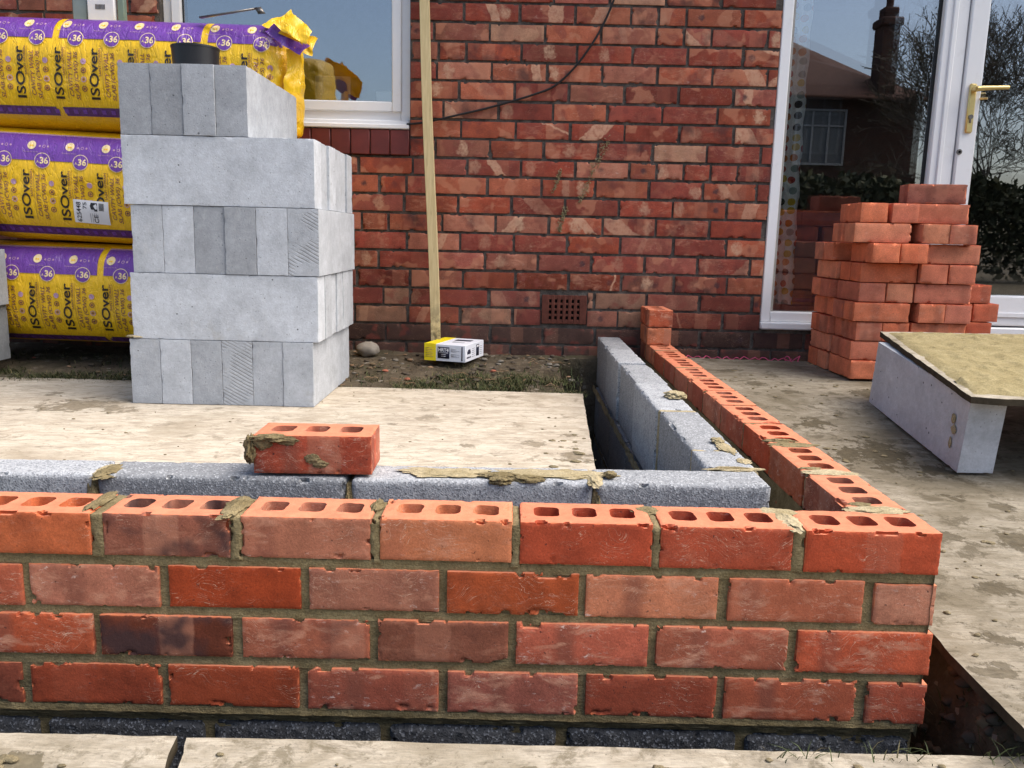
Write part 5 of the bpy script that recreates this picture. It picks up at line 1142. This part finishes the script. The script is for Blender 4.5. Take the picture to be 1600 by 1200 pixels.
for _ in range(170):
    x, y = R3.uniform(.03, .35), R3.uniform(-.16, .12); z = float(gz(np.array([x]), np.array([y]))[0]); r = R3.uniform(.003, .011); V, F = blob((x, y, z + r * .3), (r * 1.2, r, r * .9), R3.randrange(9999), 12, .7); db.add(V, F, R3.choice([mats[4], mats[4], mats[4], mats[2]]))
for _ in range(60):
    x, y = R3.uniform(-1.6, -.45), R3.uniform(1.85, 2.45); a = R3.uniform(0, 3.1); l = R3.uniform(.01, .04); z = float(ground_base(np.array(x), np.array(y))) + .012
    db.tube([(x, y, z), (x + l * math.cos(a), y + l * math.sin(a) * .5, z + R3.uniform(-.003, .01)), (x + 2 * l * math.cos(a + .4), y + l * math.sin(a + .4), z)], .0013, R3.choice(mats[2:4]), 4)
tag(db.build('debris', smooth=60), 'small stones, clods, twigs and leaves on the soil', 'debris', kind='stuff')
# ivy trace on the wall: dead aerial roots
R4 = random.Random(3); mi = simple('dead_ivy_root', (.30, .26, .15), .9); ms = simple('moss_on_brick', (.22, .20, .09), .9)
for (pth, w_) in ((((-.285, 1.205), (-.30, 1.16), (-.335, 1.10), (-.365, 1.03), (-.385, .97), (-.40, .93)), .012), (((-.485, 1.07), (-.50, 1.02), (-.52, .97)), .006), (((-.46, .905), (-.475, .86), (-.49, .80)), .008)):
    iv = MB()
    for k in range(int(150 * w_ / .012)):
        t_ = R4.random() * (len(pth) - 1); i = int(t_); f_ = t_ - i; x = pth[i][0] * (1 - f_) + pth[i + 1][0] * f_ + R4.gauss(0, w_ * .55); z = pth[i][1] * (1 - f_) + pth[i + 1][1] * f_ + R4.gauss(0, w_ * .55)
        a = R4.uniform(0, 6.28); l = R4.uniform(.004, .014); iv.tube([(x, 2.4955, z), (x + l * math.cos(a), 2.493 - R4.random() * .004, z + l * math.sin(a))], .0011, R4.choice([mi, mi, ms]), 3)
    tag(iv.build('ivy_remains', smooth=0), {.012: 'longest streak of dead ivy roots clinging to the house wall', .006: 'shortest streak of dead ivy roots, upper left of the others', .008: 'lowest streak of dead ivy roots on the house wall'}[w_], 'ivy roots', 'dead ivy on the house wall')

# ------------------------------------------------------------------ what stands behind the camera and shows in the glass
nb = empty('neighbour_house', (9.4, -18.0, 0)); tag(nb, 'neighbouring brick house with tall chimney mirrored in the patio glass', 'house')
def nbrick():
    M = Mt('far_brick', .9, .2); X = M.sep(M.pos()); br_ = M.n('ShaderNodeTexBrick', {'Vector': M.comb(M.mt('ADD', X[0], X[1]), X[2], 0.), 'Color1': (.075, .028, .018), 'Color2': (.05, .02, .015), 'Mortar': (.05, .042, .035), 'Scale': 1., 'Brick Width': .225, 'Row Height': .075, 'Mortar Size': .01}); M.color(br_.outputs[0]); return M.m
NBM = nbrick(); RT = simple('far_roof_tile', (.060, .028, .020), .9, .2, .3, 8)
q = MB(); q.box(5.0, 11.2, -26, -19.2, -.1, 5.15, NBM); q.build('wall', nb)
q = MB(); q.add([(4.6, -18.9, 5.0), (11.5, -18.9, 5.0), (11.5, -26.3, 5.0), (4.6, -26.3, 5.0), (5.2, -21.5, 7.3), (7.2, -21.5, 7.3), (8.9, -21.0, 6.3), (10.6, -21.5, 6.0)], [(0, 1, 7, 6, 5, 4), (1, 2, 7), (2, 3, 4, 5, 6, 7), (3, 0, 4)], RT); q.box(4.6, 11.5, -18.95, -18.85, 4.88, 5.0, RT); q.build('roof', nb, smooth=0)
q = MB(); q.bevbox(9.75, 10.25, -19.6, -19.0, 4.8, 6.95, NBM, .02); q.bevbox(9.68, 10.32, -19.67, -18.93, 6.95, 7.2, NBM, .05); q.bevbox(9.78, 10.22, -19.5, -19.1, 7.2, 7.5, NBM, .04); q.tube([(10.0, -19.3, 7.45), (10.0, -19.3, 7.85)], .10, RT, 10); q.build('chimney', nb)
q = MB(); G_ = simple('far_net_curtain', (.13, .135, .135), .7); FW = simple('far_window_frame', (.30, .30, .29), .6)
frame(q, 7.5, 9.0, 3.05, 4.65, .06, -19.25, -19.15, FW); q.box(7.98, 8.04, -19.24, -19.15, 3.12, 4.58, FW); q.box(8.46, 8.52, -19.24, -19.15, 3.12, 4.58, FW); q.box(7.56, 8.94, -19.235, -19.16, 4.15, 4.2, FW); q.box(7.55, 8.95, -19.23, -19.19, 3.1, 4.6, G_); q.build('window', nb)
def tree(name, x, y, h, seed, label, spread=1., leaves=5000, bare=.5, crown=(0, 0)):
    R = random.Random(seed); root = empty(name, (x, y, 0)); tag(root, label, 'tree'); tr = MB(); bk_ = simple('bark', (.07, .055, .04), .9); tips = []
    def limb(p, d, l, r, dep):
        pts = [p]; rs = [r]; q_ = p.copy(); dd = d.copy()
        for i in range(4): dd = (dd + Vector((R.gauss(0, .13), R.gauss(0, .13), R.gauss(0, .08) + .03))).normalized(); q_ = q_ + dd * l / 4; pts.append(q_.copy()); rs.append(r * (1 - .16 * (i + 1)))
        tr.tube(pts, [max(q, .0085) for q in rs], bk_, 4 if dep > 1 else 8, cap=False)
        if dep >= 6: tips.extend(pts[1:]); return
        if dep >= 3: tips.extend(pts[2:])
        for i in range(R.choice((3, 4)) if dep < 4 else R.choice((2, 3))):
            k = R.choice((2, 3, 4, 4)); dv = (dd + Vector((R.gauss(0, .6), R.gauss(0, .6), R.gauss(.15, .4))) * spread).normalized(); limb(pts[k], dv, l * R.uniform(.60, .80), rs[k] * R.uniform(.5, .75), dep + 1)
    for i in range(3): limb(Vector((x + R.gauss(0, .15), y + R.gauss(0, .15), -.1)), Vector((R.gauss(0, .25), R.gauss(0, .2), 1)).normalized(), h * .36, h * .016, 0)
    tr.build('trunk', root, smooth=60); lv = MB(); n = leaves; Rn = np.random.default_rng(seed); T = np.array([tuple(t) for t in tips]); c = T[Rn.integers(0, len(T), n)] + Rn.normal(0, .07, (n, 3)); a = Rn.normal(0, 1, (n, 3)); a /= np.linalg.norm(a, axis=1, keepdims=True); b = np.cross(a, Rn.normal(0, 1, (n, 3))); b /= np.linalg.norm(b, axis=1, keepdims=True); s_ = Rn.uniform(.015, .04, (n, 1))
    V = np.stack([c - a * s_, c + b * s_ * .5, c + a * s_, c - b * s_ * .5], 1).reshape(-1, 3); i = np.arange(n) * 4; lv.add(V, np.stack([i, i + 1, i + 2, i + 3], 1), Mg.m, col=np.repeat(np.array([(.06, .055, .02), (.10, .075, .03), (.035, .045, .018)])[Rn.integers(0, 3, n)], 4, 0)); lv.build('crown', root, smooth=0)
tree('bare_tree', 10.9, -14.8, 7.2, 11, 'half-bare twiggy tree mirrored in the patio side light', 1., 7000)
tree('bare_tree', 13.6, -14.6, 5.4, 12, 'second thin-leaved tree mirrored in the patio door glass', 1., 6000)
def hedge(x0, x1, y0, y1, h, seed, label):
    Rn = np.random.default_rng(seed); n = 22000; q = MB(); x = Rn.uniform(x0, x1, n); y = Rn.uniform(y0, y1, n); top = h * (.72 + .5 * vnoise(np.c_[x, y, x * 0], .9, seed, 3)); z = top * Rn.random(n) ** .6
    c = np.c_[x, y, z]; a = Rn.normal(0, 1, (n, 3)); a /= np.linalg.norm(a, axis=1, keepdims=True); b = np.cross(a, Rn.normal(0, 1, (n, 3))); b /= np.linalg.norm(b, axis=1, keepdims=True); s_ = Rn.uniform(.05, .12, (n, 1))
    V = np.stack([c - a * s_, c + b * s_ * .6, c + a * s_, c - b * s_ * .6], 1).reshape(-1, 3); i = np.arange(n) * 4; q.add(V, np.stack([i, i + 1, i + 2, i + 3], 1), Mg.m, col=np.repeat(np.array([(.03, .035, .014), (.05, .05, .02), (.02, .025, .01)])[Rn.integers(0, 3, n)], 4, 0)); tag(q.build('hedge', smooth=0), label, 'hedge')
hedge(1.5, 16, -14.4, -12.8, 2.3, 4, 'dark garden hedge mirrored low in the patio glass')
